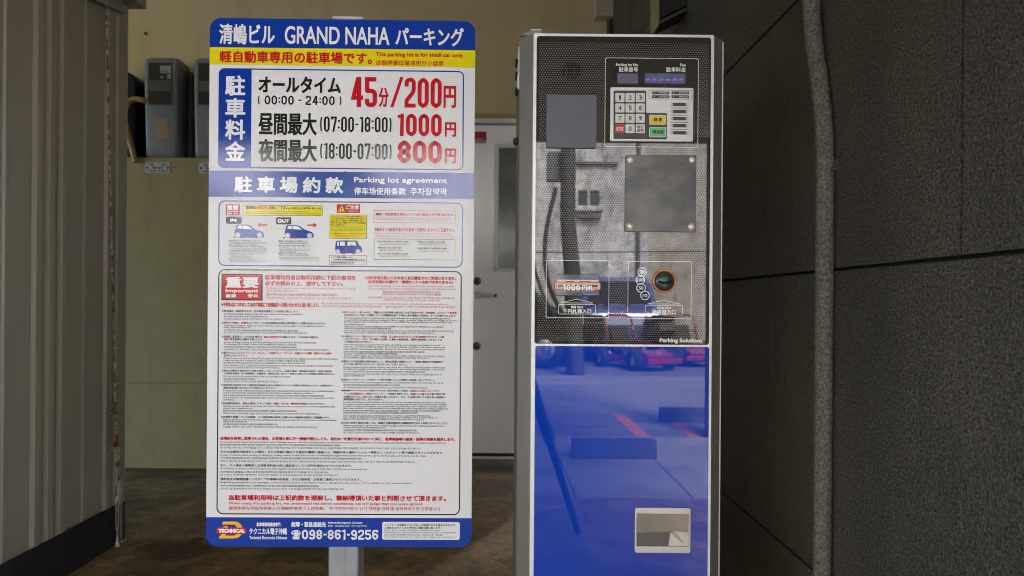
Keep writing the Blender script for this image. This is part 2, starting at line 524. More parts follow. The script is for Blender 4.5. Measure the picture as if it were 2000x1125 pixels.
b = MB(); W(b, wx0 + .028, wx1 - .028, dy - 0.004, dy - 0.0007, wz0 + .028, wz1 - .028)
b.build("window_pane", M_PANE, doo)
def lock(px, py):
    p = at_depth(px, py, dy); b = MB()
    b.lathe([(0, -0.018), (0.014, -0.018), (0.016, -0.014), (0.024, -0.008), (0.026, 0.0)], (p.x, dy - WY, p.z), n=24)
    b.box(p.x - .002, p.x + .002, dy - .0195 - WY, dy - .0175 - WY, p.z - .009, p.z + .009, 1)
    b.build("lock", [M_BRASS, M_RUBBER], doo)
lock(932, 549); lock(931, 676)
p = at_depth(934, 577, dy); b = MB()
b.lathe([(0, -0.012), (0.02, -0.012), (0.025, -0.006), (0.026, 0)], (p.x, dy - WY, p.z), n=24)
b.tube([(p.x, dy - .01 - WY, p.z), (p.x, dy - .05 - WY, p.z)], 0.009)
b.tube([(p.x, dy - .05 - WY, p.z), (p.x + .03, dy - .053 - WY, p.z), (p.x + .105, dy - .05 - WY, p.z - .001)], [.013, .013, .012], mi=0)
b.tube([(p.x + .105, dy - .05 - WY, p.z - .001), (p.x + .115, dy - .045 - WY, p.z - .001)], .010, mi=1)
b.build("handle", [M_LEVER, M_BRASS], doo)
# security sticker
q0 = at_depth(916, 257, dy - .001); q1 = at_depth(950, 281, dy - .001)
b = MB(); b.box(q0.x, q1.x, dy - .0015 - WY, dy - .0003 - WY, q1.z, q0.z, 0)
hz = q1.z + (q0.z - q1.z) * 0.3
b.sheet([(q0.x, q1.z), (q1.x, q1.z), (q1.x, hz), (q0.x, hz)], dy - .0019 - WY, 1)
b.text("SECOM", q0.x + .006, q1.x - .004, q1.z + .004, hz - .004, dy - .0023 - WY, 2, bold=.0012)
b.text("Security", q0.x + .045, q1.x - .025, hz + .006, hz + .013, dy - .0019 - WY, 1, bold=.0003)
b.build("sticker", [mat("sticker_red", (0.5, 0.008, 0.02), rough=0.3), mat("sticker_white", (0.75, 0.75, 0.74), rough=0.3), mat("sticker_ink", (0.02, 0.02, 0.02), rough=0.4)], doo)

# ---------------------------------------------------------------- dark tiled side wall
def streaks(m, lo, hi, scale, stretch, dark=0.6):
    """dirt runs: multiply the colour by a stretched noise"""
    n, l = m.node_tree.nodes, m.node_tree.links
    p = n["Principled BSDF"]; src = p.inputs["Base Color"].links[0].from_socket
    tc = n.new("ShaderNodeTexCoord"); mp = n.new("ShaderNodeMapping"); mp.inputs["Scale"].default_value = stretch
    l.new(tc.outputs["Object"], mp.inputs[0])
    t = n.new("ShaderNodeTexNoise"); t.inputs["Scale"].default_value = scale; t.inputs["Detail"].default_value = 7; t.inputs["Roughness"].default_value = .65
    l.new(mp.outputs[0], t.inputs["Vector"])
    mr = n.new("ShaderNodeMapRange"); mr.inputs[1].default_value = lo; mr.inputs[2].default_value = hi; mr.inputs[3].default_value = dark; mr.inputs[4].default_value = 1.0
    l.new(t.outputs["Fac"], mr.inputs[0])
    mx = n.new("ShaderNodeMix"); mx.data_type = 'RGBA'; mx.blend_type = 'MULTIPLY'; mx.inputs[0].default_value = 1
    l.new(src, mx.inputs[6]); l.new(mr.outputs[0], mx.inputs[7])
    l.new(mx.outputs[2], p.inputs["Base Color"])
streaks(M_BEIGE, .30, .5, 2.0, (3.0, 1, .35), .86)
streaks(M_BEIGE2, .30, .5, 2.0, (3.0, 1, .35), .84)
streaks(M_BEIGE2, .36, .46, 9.0, (1, 1, 1), .93)
streaks(M_FLOOR, .36, .62, 14.0, (1, 1, 1), .55)
streaks(M_FLOOR, .40, .60, 90.0, (1, 1, 1), .55)
XW = 0.667
M_TILE = mat("dark_granular_tile", (0.018, 0.0155, 0.011), rough=0.6, col2=(0.165, 0.142, 0.100), nscale=215, ncon=(0.38, 0.68), bump=1.0, bscale=190, bdist=0.004, detail=4)
def speckle(m, amount, scale=520):
    n, l = m.node_tree.nodes, m.node_tree.links
    p = n["Principled BSDF"]
    src = p.inputs["Base Color"].links[0].from_socket
    tc = n.new("ShaderNodeTexCoord")
    big = n.new("ShaderNodeTexNoise"); big.inputs["Scale"].default_value = 2.2; big.inputs["Detail"].default_value = 4
    l.new(tc.outputs["Object"], big.inputs["Vector"])
    mr0 = n.new("ShaderNodeMapRange"); mr0.inputs[1].default_value = .3; mr0.inputs[2].default_value = .7; mr0.inputs[3].default_value = .8; mr0.inputs[4].default_value = 1.2
    l.new(big.outputs["Fac"], mr0.inputs[0])
    ml = n.new("ShaderNodeMix"); ml.data_type = 'RGBA'; ml.blend_type = 'MULTIPLY'; ml.inputs[0].default_value = 1
    l.new(src, ml.inputs[6]); l.new(mr0.outputs[0], ml.inputs[7])
    v = n.new("ShaderNodeTexVoronoi"); v.inputs["Scale"].default_value = scale
    l.new(tc.outputs["Object"], v.inputs["Vector"])
    sp = n.new("ShaderNodeSeparateColor"); l.new(v.outputs["Color"], sp.inputs[0])
    g = n.new("ShaderNodeMath"); g.operation = 'GREATER_THAN'; g.inputs[1].default_value = 1 - amount
    l.new(sp.outputs[0], g.inputs[0])
    mx = n.new("ShaderNodeMix"); mx.data_type = 'RGBA'
    l.new(g.outputs[0], mx.inputs[0]); l.new(ml.outputs[2], mx.inputs[6]); mx.inputs[7].default_value = (0.21, 0.185, 0.125, 1)
    l.new(mx.outputs[2], p.inputs["Base Color"])
speckle(M_TILE, 0.05, 640)
streaks(M_TILE, .34, .62, 1.6, (1, 2.2, .5), .70)
tw = thing("tiled_wall", "dark brown granular tiled side wall right of the payment machine", "wall", (XW, 2.4, 0))
b = MB(); b.box(0.022, 0.16, 0.55 - 2.4, 4.049 - 2.4, 0, 3.0); b.build("joint_backing", M_RUBBER, tw)
b = MB()
zs = [0.0, 0.436, 1.071, 1.692, 2.325, 2.95]
js = [[0.95], [1.614, 2.862], [0.951, 2.2, 3.45], [1.30, 2.55, 3.8], [0.951, 2.2, 3.45]]
for k in range(5):
    edges = [0.55] + js[k] + [4.047]
    for i in range(len(edges) - 1):
        g = 0.0028
        b.box(0, 0.03, edges[i] + g * (i > 0) - 2.4, edges[i + 1] - g * (i < len(edges) - 2) - 2.4, zs[k] + (0.0036 if k else 0), zs[k + 1] - 0.0036)
b.build("tile", M_TILE, tw)

# conduit sprayed with the same coating, tied to the wall
M_PIPE = mat("sprayed_conduit", (0.075, 0.068, 0.052), rough=0.75, col2=(0.22, 0.20, 0.158), nscale=190, ncon=(0.35, 0.68), bump=1.0, bscale=340, bdist=0.003, detail=2)
pipe = thing("wall_conduit", "rough grey coated conduit pipe running up the dark tiled wall", "pipe", (0.647, 1.314, 0))
b = MB()
def smooth_path(pts, n=8):
    P = [Vector(p) for p in pts]
    tan = [((P[min(i + 1, len(P) - 1)] - P[max(i - 1, 0)]).normalized()) for i in range(len(P))]
    out = []
    for i in range(len(P) - 1):
        d = (P[i + 1] - P[i]).length
        for k in range(n):
            t = k / n
            out.append(P[i] * (2 * t ** 3 - 3 * t * t + 1) + tan[i] * d * (t ** 3 - 2 * t * t + t) + P[i + 1] * (-2 * t ** 3 + 3 * t * t) + tan[i + 1] * d * (t ** 3 - t * t))
    out.append(P[-1])
    return out
b.tube(smooth_path([(0, 0, 0.0), (0, 0, 0.6), (0, 0, 1.27), (0, .006, 1.36), (-.001, .026, 1.46), (-.002, .046, 1.54), (-.003, .056, 1.62), (-.003, .058, 1.75), (-.003, .058, 2.9)], 8), 0.0172, n=20)
b.build("pipe", M_PIPE, pipe)
b = MB()
zt = at_depth(1612, 333, 1.314).z
b.tube([(0.0182 * math.cos(a), 0.0182 * math.sin(a), zt + .001 * math.sin(a)) for a in [2 * math.pi * i / 24 for i in range(24)]], 0.0011, n=6, closed=True)
b.tube(smooth_path([(-.004, -.0186, zt), (.004, -.026, zt + .006), (.008, -.03, zt + .016), (.012, -.024, zt + .010), (.006, -.02, zt - .002)], 6), 0.0011, n=6)
b.tube(smooth_path([(0.006, -.018, zt), (.010, -.03, zt - .003), (.012, -.037, zt + .002)], 5), 0.001, n=6)
b.build("tie_wire", M_PIPE, pipe)

# ---------------------------------------------------------------- vent hood on the tiled wall
vent = thing("vent_hood", "dark louvred vent hood fixed high on the tiled wall", "vent", (XW, 2.42, 2.0))
M_HOODD = mat("hood_dark_metal", (0.012, 0.010, 0.008), rough=0.6, metal=0.0, col2=(0.02, 0.017, 0.013), nscale=20)
M_HOODL = mat("hood_beige_side", (0.33, 0.275, 0.165), rough=0.6, col2=(0.25, 0.2, 0.11), nscale=14)
b = MB()
b.prism([(-0.1033, 0.036), (-0.002, 0.086), (-0.002, 0.62), (-0.1033, 0.62)], -0.046, 0.075, 0, axis='y')
b.build("hood_body", M_HOODD, vent)
b = MB(); b.box(-0.108, -0.1035, -0.043, 0.078, 0.012, 0.62); b.build("side_panel", M_HOODL, vent)
M_SLAT = mat("hood_slat_metal", (0.085, 0.072, 0.05), rough=.4, metal=.3)
for i in range(7):
    b = MB(); y_ = -.044 + i * .0165
    b.prism([(-.103, .030), (-.001, .078), (-.001, .067), (-.099, .017)], y_, y_ + .0035, 0, axis='y')
    b.build("slat", M_SLAT, vent)

# ---------------------------------------------------------------- junction box and its cable
jb = thing("junction_box", "beige cable junction box high in the wall corner", "electrical box", (0.61, 4.05, 2.75))
a0 = at_depth(1163, 30, 3.96); a1 = at_depth(1200, 30, 3.96)
b = MB(); b.box(a0.x - .61, a1.x - .61 - .002, -0.09, -0.001, a0.z - 2.75, 2.99 - 2.75)
b.build("box_body", mat("box_beige_paint", (0.40, 0.35, 0.23), rough=0.5, col2=(0.46, 0.40, 0.27), nscale=5), jb, bevel=0.006)
for (px, py) in ((1169, 20), (1197, 1)):
    q = at_depth(px, py, 3.955); b = MB()
    b.lathe([(0, -0.004), (0.006, -0.003), (0.008, 0.0)], (q.x - .61, -0.0905, q.z - 2.75), n=16)
    b.build("screw", mat("grey_screw", (0.35, 0.38, 0.42), rough=0.35, metal=0.6), jb)
ca = at_depth(1190, 40, 4.03)
cb = MB(); cb.tube([(0, 0, 0.0), (0, 0, a0.z)], 0.0155, n=14)
cab = cb.build("cable_pipe", mat("grey_cable_sheath", (0.055, 0.05, 0.042), rough=0.6), loc=(ca.x, 4.028, 0))
tag(cab, "grey pipe dropping from the beige junction box behind the machine", "pipe")

# ---------------------------------------------------------------- storage shed on the left
M_SHED = mat("shed_painted_steel", (0.245, 0.222, 0.165), rough=0.42, metal=0.05, col2=(0.28, 0.255, 0.19), nscale=1.5, stretch=(1, 1, 0.3), bump=0.06, bscale=30)
def rust(m, lo, hi, col, scale=9.0, stretch=(1, 1, 1)):
    n, l = m.node_tree.nodes, m.node_tree.links
    p = n["Principled BSDF"]; src = p.inputs["Base Color"].links[0].from_socket
    tc = n.new("ShaderNodeTexCoord"); mp = n.new("ShaderNodeMapping"); mp.inputs["Scale"].default_value = stretch
    l.new(tc.outputs["Object"], mp.inputs[0])
    t = n.new("ShaderNodeTexNoise"); t.inputs["Scale"].default_value = scale; t.inputs["Detail"].default_value = 8; t.inputs["Roughness"].default_value = .7
    l.new(mp.outputs[0], t.inputs["Vector"])
    mr = n.new("ShaderNodeMapRange"); mr.inputs[1].default_value = lo; mr.inputs[2].default_value = hi
    l.new(t.outputs["Fac"], mr.inputs[0])
    mx = n.new("ShaderNodeMix"); mx.data_type = 'RGBA'
    l.new(mr.outputs[0], mx.inputs[0]); l.new(src, mx.inputs[6]); mx.inputs[7].default_value = col + (1,)
    l.new(mx.outputs[2], p.inputs["Base Color"])
rust(M_SHED, 0.69, 0.76, (0.10, 0.045, 0.02), 26, (1, 1, 0.8))
XS = -1.58
shed = thing("storage_shed", "ribbed beige steel storage shed with a black skirting mesh", "shed", (XS, 1.9, 0))
ys = lambda px: FPX * 1.58 / (PX0 - px)
def rib(y0, w, h=0.014, sl=0.004):
    return [(y0, 0.0), (y0 + sl, h), (y0 + w - sl, h), (y0 + w, 0.0)]
prof = [(0.7, 0.0)]
for yy in (0.80, 0.98, 1.05, 1.12, 1.3, 1.48, 1.55, 1.62, 1.8, 1.94): prof += rib(yy, 0.045)
prof += [(ys(2), 0), (ys(5), .006), (ys(12), .006), (ys(16), 0.0)]
for px in (60, 86, 111): prof += rib(ys(px), 0.034, 0.0155, 0.004)
prof += [(ys(160), 0.0), (ys(163), 0.005), (ys(168), 0.005), (ys(170), 0.0)]
prof += [(ys(201), 0.0), (ys(202), 0.015), (ys(212), 0.015), (ys(213), 0.004), (ys(220), 0.004), (ys(221), 0.016), (ys(237), 0.018)]
b = MB()
n_ = len(prof)
top = lambda y: 2.25 + (y - 2.718) * 0.2 + 0.0
vs = [(x, y - 1.9, 0.155) for y, x in prof] + [(x, y - 1.9, top(y)) for y, x in prof]
b.add(vs, [(i, n_ + i, n_ + i + 1, i + 1) for i in range(n_ - 1)])
y1 = prof[-1][0]; y0 = prof[0][0]
b.add([(0.02, y1 - 1.9, .155), (-1.4, y1 - 1.9, .155), (-1.4, y1 - 1.9, top(y1)), (0.02, y1 - 1.9, top(y1))], [(0, 3, 2, 1)])
b.add([(0.0, y0 - 1.9, .155), (-1.4, y0 - 1.9, .155), (-1.4, y0 - 1.9, top(y0)), (0.0, y0 - 1.9, top(y0))], [(0, 1, 2, 3)])
b.add([(-1.4, y0 - 1.9, .155), (-1.4, y1 - 1.9, .155), (-1.4, y1 - 1.9, top(y1)), (-1.4, y0 - 1.9, top(y0))], [(0, 1, 2, 3)])
b.build("wall_panel", M_SHED, shed)
# sloping gable trim and the ribbed roof that overhangs it
b = MB()
ta, tb = at_side(182, 0, XS + .024), at_side(237, 25, XS + .024)
sl = (tb.z - ta.z) / (tb.y - ta.y)
zt_ = lambda y: tb.z + (y - tb.y) * sl
b.prism([(0.7 - 1.9, zt_(0.7)), (tb.y + .002 - 1.9, zt_(tb.y)), (tb.y + .002 - 1.9, zt_(tb.y) + .11), (0.7 - 1.9, zt_(0.7) + .11)], 0.021, 0.034, 0, axis='x')
b.build("gable_trim", M_SHED, shed)
b = MB()
k = 9
ptsT = []
for i in range(k * 4 + 1):
    y = 0.6 + (2.735 - 0.6) * i / (k * 4)
    ptsT.append((y, zt_(y) + 0.035 + (0.012 if (i // 2) % 2 else 0.0)))
for (xa, xb) in ((-1.45, 0.085),):
    m_ = len(ptsT)
    vs = [(xa, y - 1.9, z) for y, z in ptsT] + [(xb, y - 1.9, z) for y, z in ptsT] + [(xa, y - 1.9, z + .075) for y, z in ptsT] + [(xb, y - 1.9, z + .075) for y, z in ptsT]
    fs = []
    for i in range(m_ - 1):
        fs += [(i, i + 1, m_ + i + 1, m_ + i), (2 * m_ + i, 3 * m_ + i, 3 * m_ + i + 1, 2 * m_ + i + 1), (m_ + i, m_ + i + 1, 3 * m_ + i + 1, 3 * m_ + i)]
    fs += [(0, m_, 3 * m_, 2 * m_), (m_ - 1, 3 * m_ - 1, 4 * m_ - 1, 2 * m_ - 1)]
    b.add(vs, fs)
b.build("roof", M_SHED, shed)
# skirting mesh: thin black net over a dark void
M_NET = mat("black_plastic_net", (0.022, 0.021, 0.021), rough=0.45)
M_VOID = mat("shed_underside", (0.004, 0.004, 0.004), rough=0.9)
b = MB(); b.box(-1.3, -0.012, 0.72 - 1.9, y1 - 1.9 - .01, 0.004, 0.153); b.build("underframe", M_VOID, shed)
b = MB()
yy = 1.75
while yy < y1:
    b.box(0.0235, 0.0250, yy - .0009 - 1.9, yy + .0009 - 1.9, 0.0, 0.162); yy += 0.0085
zz = 0.002
while zz < 0.163:
    b.box(0.0218, 0.0234, 1.74 - 1.9, y1 - 1.9, zz - .0009, zz + .0009); zz += 0.0085
b.build("skirting_net", M_NET, shed)
b = MB(); b.box(0.013, 0.019, 0.72 - 1.9, y1 - 1.9, 0.0, 0.165); b.build("skirting_backing", mat("skirting_dark_sheet", (0.012, 0.011, 0.011), rough=0.8), shed)

# tie-down: rusty rope from the roof, two clips, turnbuckle, shackle and floor anchor
M_ROPE = mat("rusty_wire_rope", (0.36, 0.32, 0.26), rough=0.6, metal=0.2, col2=(0.12, 0.050, 0.018), nscale=30, ncon=(.44, .56), stretch=(1, 1, 1.2))
M_ZINC = mat("galvanised_steel", (0.62, 0.60, 0.55), rough=0.3, metal=0.6, col2=(0.30, 0.28, 0.24), nscale=40)
XR = -1.545
rp = lambda px, py: at_side(px, py, XR)
base = rp(229, 1096)
tie = thing("tie_down", "rusty wire rope tie down with turnbuckle at the shed corner", "tie down", (base.x, base.y, 0))
rel = lambda q, dx=0.0: (q.x - base.x + dx, q.y - base.y, q.z)
b = MB()
pa, pb = rp(207, 5), rp(229, 938)
N = 90
for s_ in range(3):
    path = []
    for i in range(N + 1):
        t = i / N; q = pa.lerp(pb, t); a = 2 * math.pi * (t * 30 + s_ / 3)
        path.append((q.x - base.x + .0026 * math.cos(a), q.y - base.y + .0026 * math.sin(a), q.z))
    b.tube(path, 0.0027, n=6)
qa, qb = rp(223, 800), rp(231, 938)
path = []
for i in range(31):
    t = i / 30; q = qa.lerp(qb, t); a = 2 * math.pi * t * 9
    path.append((q.x - base.x + .002 * math.cos(a) + .006, q.y - base.y + .002 * math.sin(a) + .005 * math.sin(t * 3.1), q.z))
b.tube(path, 0.0030, n=6)
b.build("wire_rope", M_ROPE, tie)
for (px, py) in ((222, 806), (223, 869)):
    q = Vector(rel(rp(px, py))); b = MB()
    b.box(q.x - .006, q.x + .010, q.y - .012, q.y + .014, q.z - .007, q.z + .008)
    for dz in (-.004, .006):
        b.tube([(q.x, q.y - .004, q.z + dz), (q.x + .004, q.y - .030, q.z + dz - .006)], .0026, n=8, mi=1)
    b.build("rope_clip", [mat("rusty_clip", (0.23, 0.15, 0.09), rough=.55, metal=.5, col2=(.10, .03, .012), nscale=60), M_ZINC], tie)
b = MB()
h0 = Vector(rel(rp(230, 940)))
hook = [h0 + Vector(v) for v in ((0, -.010, -.014), (0, -.012, -.004), (0, -.006, .006), (0, .004, .007), (0, .011, .0), (0, .008, -.012), (0, .003, -.022), (0, .002, -.05), (0, 0, -.075))]
b.tube(smooth_path(hook, 5), .0036, n=8)
f0 = Vector(rel(rp(229, 972))); f1 = Vector(rel(rp(229, 1030)))
for d in (-.0075, .0075):
    b.tube(smooth_path([f0 + Vector((0, 0, .006)), f0 + Vector((0, d, -.008)), f0.lerp(f1, .5) + Vector((0, d, 0)), f1 + Vector((0, d, .008)), f1 + Vector((0, 0, -.006))], 5), .0030, n=8)
b.lathe([(0.004, -.008), (.0062, -.006), (.0062, .006), (.004, .008)], tuple(f0), axis='z', n=12)
b.lathe([(0.004, -.008), (.0062, -.006), (.0062, .006), (.004, .008)], tuple(f1), axis='z', n=12)
h1 = Vector(rel(rp(229, 1061)))
b.tube(smooth_path([f1, h1 + Vector((0, 0, .02)), h1 + Vector((0, -.008, .002)), h1 + Vector((0, -.004, -.010)), h1 + Vector((0, .006, -.010)), h1 + Vector((0, .012, .002))], 5), .0036, n=8)
b.build("turnbuckle", M_ZINC, tie)
b = MB()
h2 = Vector(rel(rp(229, 1072)))
b.tube([h2 + Vector((0.0, .0085 * math.cos(t), .014 * math.sin(t))) for t in [2 * math.pi * i / 20 for i in range(20)]], .0036, n=8, closed=True)
b.build("shackle", M_ZINC, tie)
b = MB()
b.lathe([(0.0105, 0.003), (0.0105, 0.009), (.009, .010), (.0075, .012), (.0075, .020), (.005, .024), (.0055, .030), (.003, .034), (0, .035)], (0, 0, 0), axis='z', n=14)
b.build("floor_anchor", M_ZINC, tie)
b = MB()
u0, u1 = at_side(233, 935, -1.56), at_side(237.5, 1064, -1.56)
br = MB(); br.box(-.004, .004, 0.0, u1.y - u0.y, 0.0, u0.z - .01); br.box(-.004, .014, 0.0, .04, 0.0, .005)
bro = br.build("anchor_bracket", mat("dull_zinc", (0.46, 0.44, 0.39), rough=.45, metal=.1, col2=(.33, .315, .28), nscale=20), loc=(-1.56, u0.y, 0.004), bevel=.001)
tag(bro, "flat zinc bracket standing on the floor behind the turnbuckle", "bracket")
q = at_depth(243, 1062, 2.70)
b = MB(); b.lathe([(0.010, 0), (.010, .003), (.0065, .004), (.0065, .011), (.0038, .012), (.0038, .027), (0, .028)], (0, 0, 0), axis='z', n=10)
tag(b.build("anchor_bolt", mat("dark_bolt_metal", (.13, .125, .11), rough=.5, metal=.3), loc=(-1.52, 2.745, 0.004)), "short zinc bolt in the floor right of the flat bracket", "bolt")

# ---------------------------------------------------------------- meters above the ledge
M_MET = mat("meter_grey_plastic", (0.195, 0.212, 0.212), rough=0.33, col2=(0.225, 0.242, 0.240), nscale=4)
M_METD = mat("meter_dark_back", (0.075, 0.085, 0.095), rough=0.5)
M_METGL = mat("meter_window", (0.055, 0.049, 0.038), rough=0.10)
M_PAPER = mat("yellowed_paper", (0.42, 0.33, 0.17), rough=0.8, col2=(0.35, 0.27, 0.14), nscale=60)
M_METIN = mat("meter_light_label", (0.32, 0.32, 0.31), rough=0.6)
MY = 3.85
def make_meter(label):
    x0, z0 = at_depth(278.5, 200, MY).x, 1.845
    x1 = at_depth(345, 200, MY).x
    H = at_depth(300, 110, MY).z - z0
    w = x1 - x0
    t = thing("electric_meter", label, "electric meter", (x0, 3.97, z0), group="grey electric meters on the rear wall")
    D = MY - 3.97
    b = MB()
    # front shell: loft of rounded outlines, deeper at the top than at the foot
    zsN = [0.0, 0.02, 0.10, 0.25, 0.5, 0.75, 0.9, 0.97, 0.992, 1.0]
    rings = []
    for q in zsN:
        d = D + (0.022 * (1 - q) ** 1.5) + (0.0 if q < 0.95 else (q - 0.95) * 0.5) + (0.012 if q == 0 else 0)
        ins = 0.004 * (1 - q) + (0.014 if q == 1.0 else 0.006 if q > .99 else 0) + (.006 if q == 0 else 0)
        xa, xb = ins, w - ins * 0.6 - 0.004 * (1 - q)
        r = 0.022
        pts = []
        for (cx, a0) in ((xa + r, 180), (xb - r, 270)):
            for i in range(6):
                a = R(a0 + 90 * i / 5); pts.append((cx + r * math.cos(a), d + r + r * math.sin(a)))
        pts += [(xb + .003, 0.03), (xa, 0.03)]
        zz = q * H
        rings.append([(px, py, zz) for px, py in pts])
    m_ = len(rings[0])
    vs = [p for r_ in rings for p in r_]
    fs = [(i * m_ + j, i * m_ + (j + 1) % m_, (i + 1) * m_ + (j + 1) % m_, (i + 1) * m_ + j) for i in range(len(rings) - 1) for j in range(m_)]
    b.add(vs, fs, 0, True)
    b.add(rings[-1], [tuple(range(m_))]); b.add(rings[0], [tuple(range(m_ - 1, -1, -1))])
    b.build("cover", M_MET, t)
    b = MB(); b.prism(rr(-.006, w + .016, 0.0, H - .03, .02), 0.032, 0.079); b.box(w + .016, w + .035, .05, .06, H * .42, H * .46)
    b.build("back_plate", M_METD, t)
    X = lambda px: (px - 279) / FPX * MY
    Z = lambda py: (312 - py) / FPX * MY + at_depth(282, 312, MY).z - z0
    b = MB()
    b.prism(rr(X(291), X(335), Z(203), Z(123), .006), D - .0012, D + .012, 0)
    b.sheet(rr(X(291) - .005, X(335) + .005, Z(203) - .005, Z(123) + .005, .01), D - .0005, 1)
    yq = D - .0016
    b.sheet([(X(313), Z(143)), (X(334), Z(143)), (X(334), Z(128)), (X(313), Z(128))], yq, 2)
    b.sheet([(X(292), Z(178)), (X(334), Z(178)), (X(334), Z(157)), (X(292), Z(157))], yq, 3)
    b.lathe([(0, -.001), (.009, -.001), (.009, 0)], (X(317), D - .0012, Z(150)), n=14, mi=2)
    b.sheet([(X(327), Z(154)), (X(334), Z(154)), (X(334), Z(145)), (X(327), Z(145))], yq, 2)
    b.text("50Hz", X(315), X(330), Z(141), Z(137), yq - .0004, 0)
    b.build("window", [M_METGL, M_METD, M_METIN, mat("meter_inner_plate", (0.10, 0.095, 0.085), rough=0.4)], t)
    b = MB(); ds = D + .010
    b.lathe([(.027, 0), (.0268, -.0014), (.0245, -.0014), (.0243, -.0007), (.0001, -.0007)], (X(313), D + .0216 * (1 - Z(217) / H) ** 1.5, Z(217)), n=28, smooth=False)
    b.build("emblem_boss", M_MET, t)
    b = MB(); zc = Z(250)
    a_ = [(X(303), Z(232)), (X(326), Z(230)), (X(327), Z(267)), (X(305), Z(269))]
    b.add([(x_, D + .0215 * (1 - (z_ / H)) ** 1.5 - .0016, z_) for x_, z_ in a_], [(0, 3, 2, 1)], 0)
    for i in range(4):
        xx = X(308 + i * 4.5)
        zs0, zs1 = Z(262 - (i % 2) * 5), Z(236)
        b.add([(x_, D + .0215 * (1 - (z_ / H)) ** 1.5 - .0022, z_) for x_, z_ in ((xx, zs0), (xx + .0015, zs0), (xx + .0015, zs1), (xx, zs1))], [(0, 3, 2, 1)][::1], 1)
    b.build("paper_note", [M_PAPER, M_METD], t)
    return t
met = make_meter("grey electric meter with dark window, nearest the black box")
def copy_tree(o, parent=None):
    c = o.copy(); C.collection.objects.link(c)
    if parent: c.parent = parent
    for ch in [k for k in bpy.data.objects if k.parent == o]: copy_tree(ch, c)
    return c
met2 = copy_tree(met); met2.location.x += 0.293
met2["label"] = "grey electric meter half hidden behind the sign's left edge"

b = MB()
xk0, xk1 = -2.62, at_depth(268, 200, 3.9).x
zk = at_depth(250, 140, 3.9).z
b.prism(rr(xk0, xk1, 0.0, zk - 1.845, .075, 8, (0, 0, 1, 1)), 3.88 - 3.97, 4.045 - 3.97)
bk = b.build("black_meter_box", mat("black_meter_plastic", (0.012, 0.012, 0.013), rough=0.35), loc=(0, 3.97, 1.8435), bevel=.012, seg=3)
tag(bk, "black rounded box on the ledge beside the yellow hose", "meter box")
b = MB(); x0_, x1_ = at_depth(268, 200, 4.0).x, at_depth(284, 200, 4.0).x
b.box(0, x1_ - x0_, -.015, .015, 0, at_depth(275, 168, 4.0).z - 1.845)
for py in (178, 243, 307):
    q = at_depth(273, py, 4.0); b.lathe([(0, -.004), (.006, -.003), (.007, 0)], (q.x - x0_, -.015, q.z - 1.845), n=10, mi=1)
mb = b.build("mounting_board", [mat("brown_board", (0.24, 0.17, 0.075), rough=.7, col2=(.17, .12, .05), nscale=12, stretch=(1, 1, .2)), M_RUBBER], loc=(x0_, 4.03, 1.845))
tag(mb, "narrow brown mounting board between black box and meter", "board")
b = MB()
pts = [at_depth(px, py, 3.84) for px, py in ((281, 196), (262, 192), (247, 202), (240, 222), (243, 244), (250, 270), (258, 296), (263, 316))]
b.tube([(p.x, (3.93 if i == 0 else 3.85), p.z) for i, p in enumerate(smooth_path(pts, 8))],
       [0.0155 + 0.0013 * math.sin(i * 3.1) for i in range(57)], n=14)
hs = b.build("flexible_hose", mat("yellow_corrugated_hose", (0.40, 0.25, 0.075), rough=.5, col2=(.46, .30, .10), nscale=6))
tag(hs, "yellow corrugated hose curving down left of the grey meter", "hose")
def nameplate(px0, py0, px1, py1, rows, label):
    q0, q1 = at_depth(px0, py0, 3.868), at_depth(px1, py1, 3.868)
    w, h = q1.x - q0.x, q0.z - q1.z
    b = MB(); b.box(0, w, -.0025, -.0002, 0, h)
    for sx in (.012, w - .012): b.lathe([(0, -.0025), (.0055, -.002), (.0065, 0)], (sx, -.0025, h * .5), n=10, mi=1)
    for s_, x0, x1, z0, z1 in rows: b.text(s_, w * x0, w * x1, h * z0, h * z1, -.003, 1, bold=.0004)
    o = b.build("nameplate", [mat("plate_white", (0.52, 0.50, 0.45), rough=.4), M_RUBBER], loc=(q0.x, 3.8685, q1.z))
    tag(o, label, "nameplate", "white nameplates under the meters")
nameplate(284, 317, 332, 338, [("1階", .18, .34, .68, .88), ("動力", .68, .86, .68, .88), ("（電灯盤用）", .27, .74, .38, .58), ("沖縄電力 計器番号", .1, .92, .12, .24)], "white nameplate under the meter beside the hose")
nameplate(389, 318, 437, 339, [("4階", .18, .34, .68, .88), ("動力", .68, .86, .68, .88), ("（電灯盤用）", .27, .74, .38, .58), ("沖縄電力 計器番号", .1, .92, .12, .24)], "white nameplate half hidden by the sign's left edge")

# ================================================================ the parking sign
SX, SY, SR = (665 - PX0) / FPX * 1.4775, 1.4775, 0.0118
sg = thing("parking_sign", "tall blue and white parking rules sign board on a square steel post", "sign", (SX, SY, 0), SR)
SF = Frame(SX, SY, SR)
UNIT = 1.4775 / FPX

